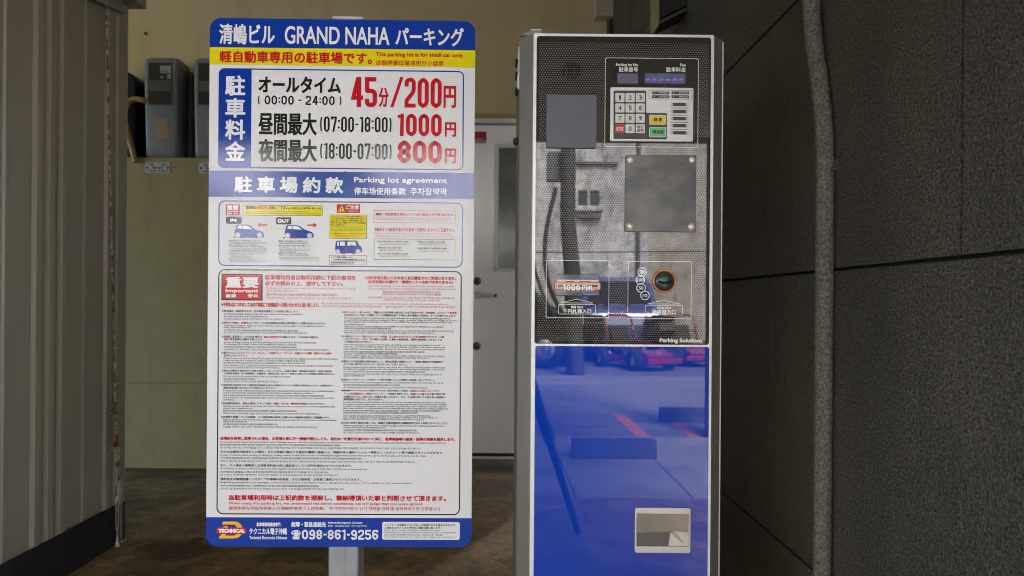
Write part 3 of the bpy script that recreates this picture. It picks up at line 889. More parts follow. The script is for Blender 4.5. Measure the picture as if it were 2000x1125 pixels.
def srect(x0, x1, yt, yb): return SF.rect(x0, x1, yt, yb)
BX0, BX1, BZ0, BZ1 = srect(406.2, 924.6, 34.6, 1067.0)
BZ1 = SF.L(430, 35.0)[1]; BZ0 = SF.L(430, 1067.2)[1]
b = MB()
b.prism(rr(BX0, BX1, BZ0, BZ1, 22.5 * UNIT, 10), 0.0, 0.003)
q_ = SF.L(673.6, 335.6); b.lathe([(0, -.0026), (.0012, -.0022), (.0016, -.0012)], (q_[0], 0, q_[1]), n=10, mi=1)
b.build("board", [mat("board_white_edge", (0.72, 0.72, 0.71), rough=.3), M_RUBBER], sg)
E0 = -0.0003
L1, L2, L3 = -0.0003, -0.0006, -0.0010
sh = lambda py, x0=410: SF.L(x0, py)[1]

def frame_line(b, x0, x1, yt, yb, r, th, y, mi):
    a0, a1, z0, z1 = srect(x0, x1, yt, yb)
    t = th * UNIT; r = r * UNIT
    b.ring(rr(a0, a1, z0, z1, r), rr(a0 + t, a1 - t, z0 + t, z1 - t, max(r - t, .0002)) if r > 0 else rr(a0 + t, a1 - t, z0 + t, z1 - t, 0), y, mi)
def fill(b, x0, x1, yt, yb, r, y, mi, corners=(1, 1, 1, 1)):
    a0, a1, z0, z1 = srect(x0, x1, yt, yb)
    b.sheet(rr(a0, a1, z0, z1, r * UNIT, 6, corners), y, mi)
def T(b, s, x0, x1, yt, yb, mi, bold=0.0, mi2=None, res=3, y=L3):
    """text whose ink runs x0..x1 and, at its left end, yt..yb in photo pixels; bold in photo pixels"""
    a0, a1, z0, z1 = srect(x0, x1, yt, yb)
    b.text(s, a0, a1, z0, z1, y, mi, mi2, bold * UNIT, res)
def D(b, s, x0, x1, yt, yb, mi, weight=.3, gap=.2, y=L3):
    a0, a1, z0, z1 = srect(x0, x1, yt, yb)
    digits(b, s, a0, a1, z0, z1, y, mi, weight, gap)
def TL(b, s, x0, x1, ym, h, mi, bold=0.0, mi2=None, y=L3):
    T(b, s, x0, x1, ym - h / 2, ym + h / 2, mi, bold, mi2, 1, y)

# title band
b = MB()
zt1 = sh(92, 409)
b.sheet(rr(BX0, BX1, zt1, BZ1, 22.5 * UNIT, 10, (0, 0, 1, 1)), L1, B_)
tb_ = b.build("title_band", SIGN_MATS, sg)
b = MB()
T(b, "清嶋ビル", 428.4, 537, 46.3, 86.6, W_, .9, res=4)
b.build("title_lettering", SIGN_MATS, tb_); b = MB()
T(b, "GRAND NAHA", 556.5, 761, 51.0, 86, W_, .7, res=6)
b.build("title_lettering", SIGN_MATS, tb_); b = MB()
T(b, "パーキング", 772.5, 906, 53.2, 89.5, W_, .9, res=4)
b.build("title_lettering", SIGN_MATS, tb_)
# yellow notice band
b = MB()
zy = sh(126, 409)
b.sheet(rr(BX0, BX1, zy, zt1, 0), L1, Y_)
nb = b.build("notice_band", SIGN_MATS, sg)
b = MB()
T(b, "軽自動車専用の駐車場です。", 429, 727, 99, 122.5, R_, .75, res=4)
T(b, "This parking lot is for small car only.", 734, 905.5, 102, 112.6, R_, .35)
T(b, "這個停車位僅適用於小型車", 734, 867, 117.4, 127.6, R_, .15)
b.build("notice_lettering", SIGN_MATS, nb)
# price table
b = MB()
fill(b, 426.6, 491, 133, 328, 11, L1, B_, (1, 0, 0, 1))
a0, a1, z0, z1 = srect(426.6, 905.8, 133, 328)
t = 2.4 * UNIT; r = 11 * UNIT
xi = SF.L(491, 230)[0]
outer = rr(xi, a1, z0, z1, r, 8, (0, 1, 1, 0)); inner = rr(xi, a1 - t, z0 + t, z1 - t, r - t, 8, (0, 1, 1, 0))
n_ = len(outer)
b.add([(p, L1, q) for p, q in outer] + [(p, L1, q) for p, q in inner], [(i, i + 1, n_ + i + 1, n_ + i) for i in range(n_ - 1)], B_)
pt = b.build("price_table", SIGN_MATS, sg)
b = MB()
for ch, yt, yb in (("駐", 147, 187), ("車", 191.3, 229.8), ("料", 233.3, 273), ("金", 275.8, 314.3)):
    T(b, ch, 440, 479.5, yt, yb, W_, 1.25, res=3, y=L2 - .0004)
b.build("price_lettering", SIGN_MATS, pt); b = MB()
T(b, "オールタイム", 505, 666, 148.5, 181, K_, 1.15, res=4)
D(b, "( 00:00 - 24:00 )", 505, 666, 186.2, 204.2, K_, .28, .26)
D(b, "45", 685.7, 736.6, 150.4, 209, R_, .36, .14)
T(b, "分", 739.7, 759.2, 171, 209.3, R_, .9, res=3)
b.sheet([SF.L(*q_) for q_ in ((762.3, 209.8), (768.6, 209.8), (788.3, 150.6), (782, 150.6))], L3, R_)
D(b, "200", 790.4, 862.8, 152.2, 210.2, R_, .36, .17)
T(b, "円", 866.4, 891, 167.7, 211, R_, 1.1, res=3)
T(b, "昼間最大", 505, 619, 219.5, 263.6, K_, 1.1, res=3)
D(b, "(07:00-18:00)", 626.5, 763.6, 227.4, 257.5, K_, .33, .24)
D(b, "1000", 776.6, 862.8, 222, 266, R_, .36, .18)
T(b, "円", 868.9, 891, 238.8, 267.5, R_, 1.0, res=3)
T(b, "夜間最大", 505, 619, 271, 315.7, K_, 1.1, res=3)
D(b, "(18:00-07:00)", 626.5, 763.6, 279.4, 310.5, K_, .33, .24)
D(b, "800", 776.6, 862.8, 274.4, 318.7, R_, .33, .15)
T(b, "円", 868.9, 891, 290, 319.8, R_, 1.0, res=3)
b.build("price_lettering", SIGN_MATS, pt)
# agreement band
b = MB()
b.sheet(rr(BX0, BX1, sh(384, 408), sh(333, 408), 0), L1, B_)
ab = b.build("agreement_band", SIGN_MATS, sg)
b = MB()
for i, ch in enumerate("駐車場約款"):
    x = 458 + i * 44.4
    T(b, ch, x, x + 35.2, 344.2 + i * .4, 376.2 + i * .4, W_, 1.2, res=3)
b.build("agreement_lettering", SIGN_MATS, ab); b = MB()
T(b, "Parking lot agreement", 691.6, 873.8, 345.7, 359.5, W_, .45, res=3)
T(b, "停车场使用条款", 691.6, 792.8, 365.8, 380.2, W_, .35, res=2)
T(b, "주차장약곽", 801.5, 873, 366.8, 381.4, W_, .3, res=2)
b.build("agreement_lettering", SIGN_MATS, ab)

# diagram panel
Zx = lambda v: 400 + v / 3.704
Zy = lambda v: 330 + v / 3.704
dslope = 0.0078
def zr(b, fn, x0, x1, y0, y1, *a): fn(b, Zx(x0), Zx(x1), Zy(y0), Zy(y1), *a)
def zT(b, s, x0, x1, y0, y1, *a): T(b, s, Zx(x0), Zx(x1), Zy(y0), Zy(y1), *a)
b = MB()
frame_line(b, 426.5, 904.2, 391.2, 519.3, 13, 2.2, L1, B_)
dp = b.build("diagram_panel", SIGN_MATS, sg)
b = MB()
zr(b, fill, 152, 253, 255, 335, 0, L1, R_)
zT(b, "重要", 162, 245, 262, 297, W_, .4)
zT(b, "Important", 162, 245, 299, 314, W_, .2)
zT(b, "重要  중요", 162, 240, 316, 330, W_, .15)
zr(b, fill, 282, 852, 260, 335, 3, L1, K_)
zr(b, fill, 285, 849, 263, 332, 2.6, L2, Y_)
zT(b, "精算後は[3分以内に退車]して下さい。", 297, 612, 266, 292, K_, .3, R_)
zT(b, "(3分後にロック板が再上昇します)", 616, 840, 276, 293, K_, .1)
TL(b, "Please leave a parking space in 3 minutes after payment, then lock plate will rise again.", Zx(297), Zx(760), Zy(306), 2.6, X_)
TL(b, "结算后请在3分钟以内离开停车场(3分钟后锁板会再次上升) 정산후 3분이내에 출차하여 주십시오.", Zx(297), Zx(840), Zy(321), 2.8, X_)
def badge(x0, x1, y0, y1, s, tx0, tx1, ty0, ty1):
    zr(b, fill, x0, x1, y0, y1, 3, L1, K_)
    zT(b, s, tx0, tx1, ty0, ty1, W_, .7)
badge(153, 265, 345, 397, "IN", 184, 231, 359, 384)
badge(515, 627, 349, 401, "OUT", 527, 614, 363, 390)
def zpoly(pts, y, mi):
    b.sheet([SF.L(Zx(px), Zy(py)) for px, py in pts], y, mi)
def disc(cx, cy, r, y, mi, n=20):
    c = SF.L(Zx(cx), Zy(cy)); q = r / 3.704 * UNIT
    b.sheet([(c[0] + q * math.cos(2 * math.pi * i / n), c[1] + q * math.sin(2 * math.pi * i / n)) for i in range(n)], y, mi)
def hatch(ox, oy):
    P = lambda pts: [(px + ox, py + oy) for px, py in pts]
    zpoly(P([(217, 478), (216, 458), (221, 440), (228, 412), (236, 404), (270, 402), (306, 404), (330, 412), (360, 434), (392, 446), (414, 453), (425, 466), (428, 482), (424, 494), (398, 499), (300, 499), (238, 499), (222, 494)]), L1, B_)
    zpoly(P([(236, 430), (242, 411), (268, 409), (270, 432)]), L2, W_)
    zpoly(P([(275, 432), (274, 409), (302, 410), (322, 418), (344, 438), (330, 436)]), L2, W_)
    for cx in (238, 397):
        disc(cx + ox, 480 + oy, 20, L2, W_); disc(cx + ox, 480 + oy, 17, L2 - .0002, H_); disc(cx + ox, 480 + oy, 8, L2 - .0004, W_)
    zpoly(P([(208, 488), (220, 488), (220, 500), (208, 500)]), L2, R_)
hatch(0, 0); hatch(361, 3)
zpoly([(270, 494), (318, 494), (316, 500), (268, 500)], L2, R_)
zpoly([(632, 503), (648, 490), (654, 490), (672, 504)], L2, R_)
zpoly([(380, 405), (408, 388), (408, 400), (453, 400), (453, 410), (408, 410), (408, 423)], L1, R_)
zpoly([(814, 406), (786, 389), (786, 401), (742, 401), (742, 411), (786, 411), (786, 424)], L1, R_)
small = [
    (178, 415, 518, "■駐車券は出ませんので車室番号を確認して入庫して下さい。", 4.0), (184, 452, 530, "Parking ticket is not issued so please check the number.", 2.6), (184, 440, 537, "不发停车券请确认车位号码后入库 주차번호를 확인하여 주십시오", 2.6),
    (178, 395, 551, "■ロック板が完全に下がっている事を確認の上、", 4.0), (186, 430, 562, "ロック板の無い車室内に駐車して下さい(前・後方確認)。", 4.0), (184, 452, 574, "Please check that the lock plate is down, and park the car in the space", 2.6), (184, 452, 581, "between the white lines. Check the front and rear before parking.", 2.6), (184, 448, 590, "请确认锁板完全下降后停车 록판이 완전히 내려간것을 확인", 2.6), (184, 445, 598, "하신 후에 차실내에 주차하여 주십시오 전후방 확인", 2.6),
    (178, 435, 610, "■約3分経過するとロック板が上がります（入庫してから注意して下さい）", 3.6), (184, 350, 621, "Lock plate rises after about 3 minutes.", 2.6), (184, 345, 630, "约3分钟后锁板上升 약3분후 록판이 올라갑니다", 2.6), (184, 330, 638, "주의하여 주십시오 请注意", 2.6),
    (178, 410, 652, "■上昇後はロック板が上がるまで、絶対出庫しないで下さい。", 3.8), (184, 440, 663, "After parking please do not exit until the lock plate is up.", 2.6), (184, 440, 671, "锁板上升前请勿出库 록판이 올라갈때까지 출차금지", 2.6),
    (535, 750, 521, "■精算前に、車内に貴重品の残に忘れ物を確認して下さい。", 4.0), (541, 752, 530, "Please check your belongings before the payment.", 2.6), (541, 750, 539, "结算前请确认车内物品 정산전에 귀중품을 확인", 2.6),
    (535, 775, 555, "■駐車された車室番号と精算機の車室番号を確認して下さい。", 4.0), (541, 600, 565, "(入力後の)", 3.4), (541, 770, 578, "Please check the parking lot number and input it to the machine.", 2.6), (541, 760, 586, "请确认停车位号码后输入 주차번호를 입력하여 주십시오", 2.6), (541, 660, 594, "정산기에 입력", 2.6), (541, 655, 602, "确认后请结算", 2.6),
    (535, 750, 613, "■精算後、必ずロック板が下がった事を確認して駐車し、", 4.0), (541, 762, 625, "出庫して下さい。ロック板より上がる事がありますので注意下さい", 3.6), (541, 828, 638, "After the payment please make sure that the lock plate is down and leave the place", 2.6), (541, 826, 647, "结算后请确认锁板下降后出库 정산후 반드시 록판이 내려간것을 확인하고 출차", 2.6), (541, 828, 659, "하여 주십시오 3분후에는 다시 상승하오니 주의하여 주시기 바랍니다", 2.6)]
for x0, x1, ym, s, h in small: TL(b, s, Zx(x0), Zx(x1), Zy(ym), h * .78, X_)
# caution block
zr(b, fill, 955, 1123, 255, 318, 0, L1, R_)
zpoly([(965, 308), (1015, 308), (990, 265)], L2, Y_)
zT(b, "!", 987, 993, 280, 304, K_, .15, None, 2, L3)
zT(b, "ご注意", 1022, 1116, 262, 292, W_, .35)
TL(b, "Attention", Zx(1040), Zx(1104), Zy(301), 2.2, W_); TL(b, "注意 주의", Zx(1040), Zx(1104), Zy(310), 2.2, W_)
zr(b, fill, 903, 1173, 330, 503, 0, L1, K_); zr(b, fill, 906, 1170, 333, 500, 0, L2, Y_)
for i, (x1, s) in enumerate(((1140, "スペーサー・ワゴン等一部の車種では"), (1162, "ロック板上昇時にドアの開閉ができません。"), (1150, "上昇したロック板がドア下部に接触します。"), (1165, "車高の低い車、電動スライドドアのお客様は"), (1020, "特にご注意下さい。"))):
    TL(b, s, Zx(913), Zx(x1), Zy(344 + i * 15), 3.2, X_, .1)
for i, s in enumerate(("Some cars such as wagons cannot open the door when the lock plate is up.", "The raised lock plate touches the lower part of the door.", "部分车型锁板上升时无法开关车门请注意", "일부차종은 록판 상승시 도어를 열수 없습니다")):
    TL(b, s, Zx(913), Zx(1160 - 20 * (i % 2)), Zy(417 + i * 9.5), 2.0, X_)
TL(b, "※入庫後３分でロック板が上昇します。", Zx(915), Zx(1162), Zy(467), 3.2, R_, .1)
TL(b, "The lock plate rises 3 minutes after entering.", Zx(930), Zx(1140), Zy(482), 2.0, R_); TL(b, "入库后3分钟锁板上升 입고후 3분", Zx(930), Zx(1120), Zy(491), 2.0, R_)
# van
zpoly([(945, 604), (943, 570), (948, 528), (956, 519), (1010, 517), (1098, 519), (1106, 526), (1118, 553), (1133, 562), (1137, 580), (1136, 604), (1110, 611), (965, 611)], L1, B_)
zpoly([(957, 555), (960, 527), (971, 527), (971, 556)], L2, W_)
zpoly([(978, 556), (978, 526), (1014, 526), (1014, 556)], L2, W_)
zpoly([(1034, 556), (1032, 526), (1090, 526), (1098, 556), (1064, 552), (1058, 545), (1052, 556)], L2, W_)
zpoly([(1018, 606), (1018, 526), (1030, 526), (1030, 606)], L2, G_)
for cx in (962, 1109):
    disc(cx, 599, 18, L2, W_); disc(cx, 599, 15.5, L2 - .0002, H_); disc(cx, 599, 7, L2 - .0004, W_)
for cx in (1004, 1075): zpoly([(cx - 12, 617), (cx - 4, 606), (cx + 4, 606), (cx + 14, 617)], L2, R_)
zr(b, frame_line, 901, 1171, 623, 694, 0, .8, L1, R_)
TL(b, "※ドア下部に接触します。", Zx(915), Zx(1072), Zy(638), 3.4, K_, .1)
TL(b, "その際のキズ等の補償は致しません。", Zx(935), Zx(1162), Zy(656), 3.6, K_, .1)
TL(b, "It touches the lower part of the door, we do not compensate for scratches.", Zx(915), Zx(1160), Zy(670), 1.9, X_); TL(b, "由此造成的划伤等概不赔偿 도어 하부에 접촉", Zx(915), Zx(1080), Zy(678), 2.0, K_, .1); TL(b, "흠집 등의 보상은 하지 않습니다", Zx(915), Zx(1082), Zy(686), 1.9, X_)
# penalty block
zr(b, frame_line, 1223, 1814, 298, 388, 0, .9, L1, R_)
zT(b, "違法・不正駐車の場合(バイク含む)罰金３万円を頂きます。", 1236, 1803, 316, 340, R_, .3)
TL(b, "In the case of illegal and unauthorized parking(including bikes), will be charged a fine 30,000 yen.", Zx(1236), Zx(1785), Zy(352), 2.9, P_)
TL(b, "违法,不正停车(摩托包括在内)罚金3万日元。 위법,부정 주차의 경우(오토바이 포함) 벌금3만엔을 받습니다.", Zx(1236), Zx(1785), Zy(366), 2.9, P_)
zT(b, "下記のような駐車方法は不正駐車と判断致しますのでご注意下さい。", 1225, 1813, 424, 451, R_, .2)
TL(b, "Please note that parking methods as below will be judged to be illegal parking.", Zx(1224), Zx(1787), Zy(466), 3.3, P_)
TL(b, "下列停车方式认定为不法停车。 하기와 같은 주차를 부정한 주차로 판단합니다. 주의해 주십시오.", Zx(1224), Zx(1807), Zy(484), 3.2, P_)
zr(b, frame_line, 1223, 1812, 504, 656, 0, .9, L1, K_)
for (x0, x1, ym, s) in ((1250, 1470, 525, "●ロック板の上昇をタイヤ等で妨げる駐車"), (1250, 1425, 570, "●枠線からはみ出して停めた駐車"), (1250, 1470, 613, "●ロック板と車体の間に異物を挟んだ駐車"), (1537, 1737, 527, "●車室以外または通路をまたがる駐車"), (1537, 1752, 573, "●車両の通路がなく24時間を超えた駐車")):
    TL(b, s, Zx(x0), Zx(x1), Zy(ym), 3.0, K_, .08)
    TL(b, "Parking that prevents the lock plate from rising by tires", Zx(x0 + 14), Zx(x1), Zy(ym + 12), 1.8, X_)
    TL(b, "用轮胎等妨碍锁板上升的停车 록판의 상승을 방해하는 주차", Zx(x0 + 14), Zx(x1 + 15), Zy(ym + 21), 2.0, X_)
b.build("diagram_print", SIGN_MATS, dp)

# rules panel
RULES = [
    (433, 584.6, 607.3, 'J', "①飲酒運転（薬物等を含む）及び無免許運転による利用は禁止します。"),
    (437.8, 591.5, 613.2, 'E', "Drinking driving(including drugs etc.) and unlicensed driving is prohibited."),
    (437.8, 525, 618.2, 'C', "禁止酒驾(包括药物等)以及无证驾驶使用停车场。"),
    (437.8, 555.6, 623.2, 'C', "음주운전(약물등을 포함)및 무면허운전에 의한 이용은 금지됩니다"),
    (433, 637, 630.3, 'J', "②場内での[事故・盗難等]につきましては当駐車場所有者及び管理者は一切責任を負いかねます。"),
    (437.5, 634, 636, 'E', "Regarding accidents, theft, etc. at the site, the owner and manager of the parking lot cannot"),
    (437.5, 489.6, 639.6, 'E', "keep responsibility at all."),
    (437.5, 583.5, 645, 'C', "对于停车场内发生的事故及盗窃等问题 本停车场所有人及管理人员一概不负责任。"),
    (437.5, 599.7, 649.5, 'C', "본 주차장소유자 및 관리자는 주차장내의 사고,도난등에 관하여 일절 책임을 지지 않습니다"),
    (433, 622.8, 657.4, 'J', "③時間貸し駐車場としての利用の場合は、[最長24時間以内]でお願いします。これを超える場合は、"),
    (437.8, 514, 662.4, 'J', "[事前に]緊急連絡先へ連絡をお願いします。"),
    (437.5, 619, 668.6, 'E', "In case of using as a pay by the hour parking, please use it within 24 hours (maximum)."),
    (437.5, 579.8, 672.5, 'E', "If exceeding this, please contact the emergency contact in advance."),
    (437.5, 580, 677.5, 'C', "作为临时停车使用时 不得超过24小时,若超过24小时请打紧急联络电话联系。"),
    (437.5, 643.5, 682.3, 'C', "임시주차장으로 이용하실경우 최장 24시간이내로 부탁드립니다 24시간을 초과할 경우 긴급연락처로 연락 주십시오."),
    (432.5, 650, 688.9, 'J', "④場内でのエンジンの[アイドリング・空ふかし・大音量でのカーステレオ・乱暴なドアの開閉・夜間の大きな話声・]"),
    (437, 484, 694.2, 'J', "[宿泊]はしないで下さい。"),
    (437, 660, 699.9, 'E', "Please do not do such as idling of the engine in the place, rev up the engine, car stereo with loud volume,"),
    (437, 598, 704, 'E', "rough opening and closing the doors, loud talk at night, lodging at the place."),
    (437, 597.4, 708.8, 'C', "请不要在停车场内发动机空转 停车前后(门,大音量放音乐,大力开关门,夜间大声喧哗 住宿。"),
    (437, 650, 713.6, 'C', "주차장내에서는 엔진의 아이들링,정차상태에서 액셀을 밟거나 차내 오디오의 음량을 고음으로 틀거나 차문을 세게 열고"),
    (437, 546.8, 717.5, 'C', "닫거나 야간에 큰소리로 말하거나 숙박 등을 자제해 주십시오."),
    (432.5, 650, 724.2, 'J', "⑤場内は自動車の駐車以外の用途に使用してはいけません。(自動二輪車、原動機付自転車、足踏み自転車、"),
    (437, 654, 729.4, 'J', "小型特殊自動車、及び無登録車、仮登録車、車検切れ車、並びに一般走行を禁じられた車輌等は駐車出来ません)"),
    (437, 568, 735.2, 'E', "Do not use it for purposes other than car parking in the place."),
    (437, 499.7, 740, 'C', "停车场内不得用于停车以外的用途。"),
    (437, 544.7, 744.8, 'C', "주차장내는 자동차 주차외의 용도로 사용하지 말아 주십시오."),
    (432, 650, 752.1, 'J', "⑥駐車場利用者及びその関係者(同乗者を含む)は禁止されている場所に駐車をしたり、必要以外の"),
    (436.7, 539.7, 757.6, 'J', "機械(施設)類に許可なく手を触れないで下さい。"),
    (436.3, 652, 763, 'E', "Parking users and related persons(including fellow passengers) should not park in the prohibited place"),
    (436.3, 613, 767.2, 'E', "and do not touch the machines(facilities) other than necessary without permission."),
    (436.3, 633, 772.1, 'C', "停车场使用人及其他相关人员(包括同乘人员)不得将汽车停放在禁止停放的位置 不得触摸无必要机械(设施)"),
    (436.3, 652, 776.9, 'C', "주차장이용자 및 기타 관계자(동승자를 포함)는 금지된 장소에 주차를 하거나 허가없이 필요외의 기계(시설)등에 만지지"),
    (436.3, 459.7, 780.7, 'C', "말아주십시오."),
    (432, 635.6, 787.5, 'J', "⑦駐車場利用者は、[場内を清潔]にするよう努め、[吸殻・空き缶・雑誌等の放置]はしないで下さい。"),
    (436, 654.8, 793.3, 'E', "Parking lot users should try to keep the inside of the site clean, and please do not leave cigarette butt,"),
    (436, 495, 797.4, 'E', "empty cans, magazines etc."),
    (436, 581, 802.2, 'C', "使用停车场时请保持停车场内的清洁,不得将烟头,空罐子,杂志等放在停车场内。"),
    (436, 624.6, 807.3, 'C', "주차장이용자는 주차장내를 청결을 유지하기에 노력하며 담배꽁초,빈 캔,잡지등을 방치하지 말아주십시오."),
    (432, 645, 814.2, 'J', "⑧危険物を積載している自動車、その他駐車場の管理上支障のある自動車は駐車をご遠慮願います。"),
    (436, 656.8, 819.8, 'E', "Please refrain to park vehicles that carrying dangerous goods, and other cars which are administratively"),
    (436, 483.5, 823.5, 'E', "difficult the parking lot."),
    (436, 544, 828.4, 'C', "请不要停放装载危险品的汽车及其他妨碍停车场管理的汽车。"),
    (436, 620.9, 833.6, 'C', "위험물을 적재하고 있는 자동차, 기타 주차장의 관리상에 지장을 주는 자동차는 주차하지 말아 주십시오."),
    (667.6, 895, 609.6, 'J', "⑨長さ[3.4m以上]、幅[1.48m以上]、重量[2t以上]及び車床の高さが[15cm]以下及び[4WD車・特殊車輌・エアロパーツ装備車・]"),
    (671.8, 891, 615.2, 'J', "[改造車等]のロック板との接触により入出庫障害を起こす恐れのある車輌のご利用は、すべてお断りいたします。"),
    (671.8, 879, 621.1, 'E', "We will refuse all use of vehicles that can cause damage to entering and leaving parking goods by"),
    (671.8, 895, 625.1, 'E', "contact with lock plates such as the length 3.4m or more, the width 1.48m or more, the weight 2t or more,"),
    (671.8, 884.6, 628.8, 'E', "and the height of the vehicle floor is 15cm or less, 4WD cars, special vehicles, aero parts fitted cars,"),
    (671.8, 712.6, 633, 'E', "remodeled cars etc."),
    (671.8, 867, 637.5, 'C', "长度3.4m以上 宽度1.48m以上 重量2t以上及车底高度15cm以下以及4WD车 特殊车辆 Aero parts装备车"),
    (671.8, 765.7, 641.2, 'C', "改造车等会与锁板接触的所有车辆不得使用本停车场。"),
    (671.8, 887, 645.7, 'C', "길이 3.4m이상,폭 1.48m이상,중량 2t이상 및 차 밑바닥의 높이가 15cm센치이하 및 4WD차,특수차량,에어로 파트장비차,"),
    (671.8, 849.6, 649.8, 'C', "개조차량 등은 고정바와의 접촉으로 인해 입출고손해를 일으킬 위험이 있으므로 이용하실수없습니다."),
    (667, 867, 656.8, 'J', "⑩入庫前より[ロック板が上がっている状態、又は車止めが外れている等は故障中]ですので、入庫"),
    (671.3, 863.5, 662.2, 'J', "しないで下さい。なお、その際に入出庫した場合の駐車料金、車輌の破損等につきましては"),
    (671.3, 726.8, 667.2, 'J', "一切責任を負いかねます。"),
    (671.3, 860, 673.3, 'E', "Since the lock plate is raised from the time of parking, or in case the car stopper is out of"),
    (671.3, 870, 677.3, 'E', "place etc., it is out of order so please do not park a vehicle. In addition, we cannot assume any"),
    (671.3, 868.5, 681.7, 'E', "responsibility concerning parking fee, damage of vehicle etc. If you go in and out at that time."),
    (671.3, 830.7, 686.6, 'C', "车辆入停车位前 请确认锁板是否升起或是停车挡车器脱落 如遇此种情况请不要入库停车。"),
    (671.3, 778, 690.4, 'C', "在此状态下入出库停车时不予赔偿停车费和车辆损失等费用。"),
    (671.3, 870, 694.9, 'C', "입고전에 고정바가 올라와 있는 상태 또는 주차막이 떨어져나간 상태는 고장중이므로 는 입고하지 말아 주십시오."),
    (671.3, 839.8, 698.8, 'C', "또 이런 상태에서 입출고 하실경우 주차요금,차량파손등에 대해서는 일절 책임을 지지 않습니다."),
    (666.8, 865, 705.7, 'J', "⑪場内では不正駐車防止等を目的として、随時お客様の車輌ナンバー・車種の確認及び写真撮影を"),
    (671, 794.7, 711.3, 'J', "させて頂く事がありますので、あらかじめご了承ください。"),
    (671, 870, 717, 'E', "Please understand beforehand that we may check the customer's vehicle number·vehicle type"),
    (671, 868, 720.8, 'E', "and take photograph at any time for the purpose of preventing illegal parking fac. in the place."),
    (671, 831.5, 725.5, 'C', "为了防止违规停车等问题,本停车场将随时对顾客的车牌号 车型进行确认及拍照。"),
    (671, 863, 730.6, 'C', "주차장내에서는 부당주차 방지등을 목적으로 수시로 고객님의 차량번호,차종을 확인 및 사진촬영을 할경우가"),
    (671, 711, 733.9, 'C', "있습니다 양해바랍니다"),
    (666.3, 849.6, 741.3, 'J', "⑫当方にてカラーコーン及びテープ等で封鎖している車室には駐車しないで下さい。"),
    (671, 866.6, 746.9, 'E', "Please do not park in the parking space which is blocking with color-cone and tape etc. by us."),
    (671, 782.7, 751.7, 'C', "请不要在停车场用彩色路障以及胶带等进行封锁的车位内停车。"),
    (671, 835, 756.5, 'C', "본 주차장에서 칼라콘 및 테이프등으로 봉쇄하고 있는 주차위치에는 주차하지 말아 주십시오"),
    (666, 860, 762.8, 'J', "⑬機械等のトラブル(ロック板が下がらない等)が発生した場合、[無理に入出庫しようとせず、]"),
    (671, 869.7, 768.6, 'J', "[すぐに緊急連絡先へご連絡下さい。]万一、お客様の判断により、無理に入出庫された事が原因で車"),
    (671, 870.4, 774.7, 'J', "が破損されても、当方では一切責任を負いかねます。また、入出庫に際してお待ち頂く時間等の"),
    (671, 750, 779.7, 'J', "損害賠償も当方では、負いかねます。"),
    (670.6, 870.7, 785.5, 'E', "In case of machine troubles, please do not try to force out immediately, but please contact the"),
    (670.6, 872, 789.6, 'E', "emergency contact right away. Even if the car is damaged by forcibly leave out from the parking"),
    (670.6, 870.3, 793.5, 'E', "lot due to customer's judgment, we cannot take responsibility at all. In addition, we also cannot"),
    (670.6, 876, 797.5, 'E', "take responsibility for compensation such as waiting time while entering and leaving a parking lot."),
    (670.6, 859.7, 801.9, 'C', "机械等出现故障时 请不要硬行出库,请马上联系紧急联络电话。如顾客自行判断硬行开出车库造成车辆损坏"),
    (670.6, 817, 806, 'C', "则由本停车场概不负责。此外,本停车场概不承担等待时间等造成的损失。"),
    (670.6, 842, 811.3, 'C', "기계의 트러블 등이 발생할 경우 무리하게 출고하려고 하지 마시고 긴급연락처로 연락해주십시오."),
    (670.6, 855.6, 814.8, 'C', "만일 고객님의 자기판단으로 무리하게 출고함으로 인해 자동차가 파손될경우 저희 주차장은 책임을 지지"),
    (670.6, 829.5, 818.6, 'C', "않습니다 또한 출고시의 대기시간 등의 손해배상도 저희 주차장에서는 책임지지 않습니다."),
    (665.7, 876, 825.6, 'J', "⑭上記の規定の運用に際しては、車輌の付属装着物及び積載物等を含めて判断するものとします。"),
    (670.6, 868, 831.3, 'E', "When operating the above rules, it shall be judged with including the additional installed items"),
    (670.6, 754, 835.1, 'E', "of the vehicle and the loading items etc."),
    (670.6, 815, 840, 'C', "上述规定执行过程中 对车辆的附属装备以及装载物等也作为判断是否违规的依据。"),
    (670.6, 819.7, 844.6, 'C', "상기 규정의 운용에 있어서 차량의 부속 장착물 및 적재물 등을 포함하여 판단합니다."),
    (430.7, 871.5, 863.2, 'E', "If you ignore this agreement and parked, even if damage to your car occurs in any event, we will not bear any responsibility but we will charge damages/breakdown of parking equipment etc."),
    (430.7, 666, 868.4, 'C', "因为顾客无视本规定停车造成的车辆损坏 本公司对此概不负责,并且要求使用人对停车设备的故障等进行赔偿。"),
    (430.7, 821.6, 874, 'C', "본 규약을 무시하고 주차하셨을 경우 고객님의 자동차에 만일 손상이 발생하였을 경우 당사는 일절 책임을 지지 않을뿐만 아니라 주차기기등의 파손 고장의 손해를 청구합니다."),
    (430.7, 866, 882.1, 'F', "不正な出庫及び駐車をした場合、または約款に違反する場合は警察に通報の上、車輌を他の場所へレッカー移動もしくはチェーン等で施錠させていただきます。"),
    (430.7, 833, 888.8, 'E', "In case of unauthorized parking or leaving a parking, report to the police in case of violating the agreement,and we will tow the car to another place or lock the car by chain."),
    (430.7, 707.6, 894.3, 'C', "不当停车或驶离停车场时 或者违反停车场规定时 本停车场在报警的同时将车辆移动到其他场所或用锁条等锁住车辆。"),
    (430.7, 812.6, 900.4, 'C', "부당한 출고및 주차를 발견할 경우 또는 약관위반을 발견할 경우 경찰에 신고함과 동시에 차량을 다른 장소에 견인차로 이동 혹은 체인등으로 잠금조치를 취합니다."),
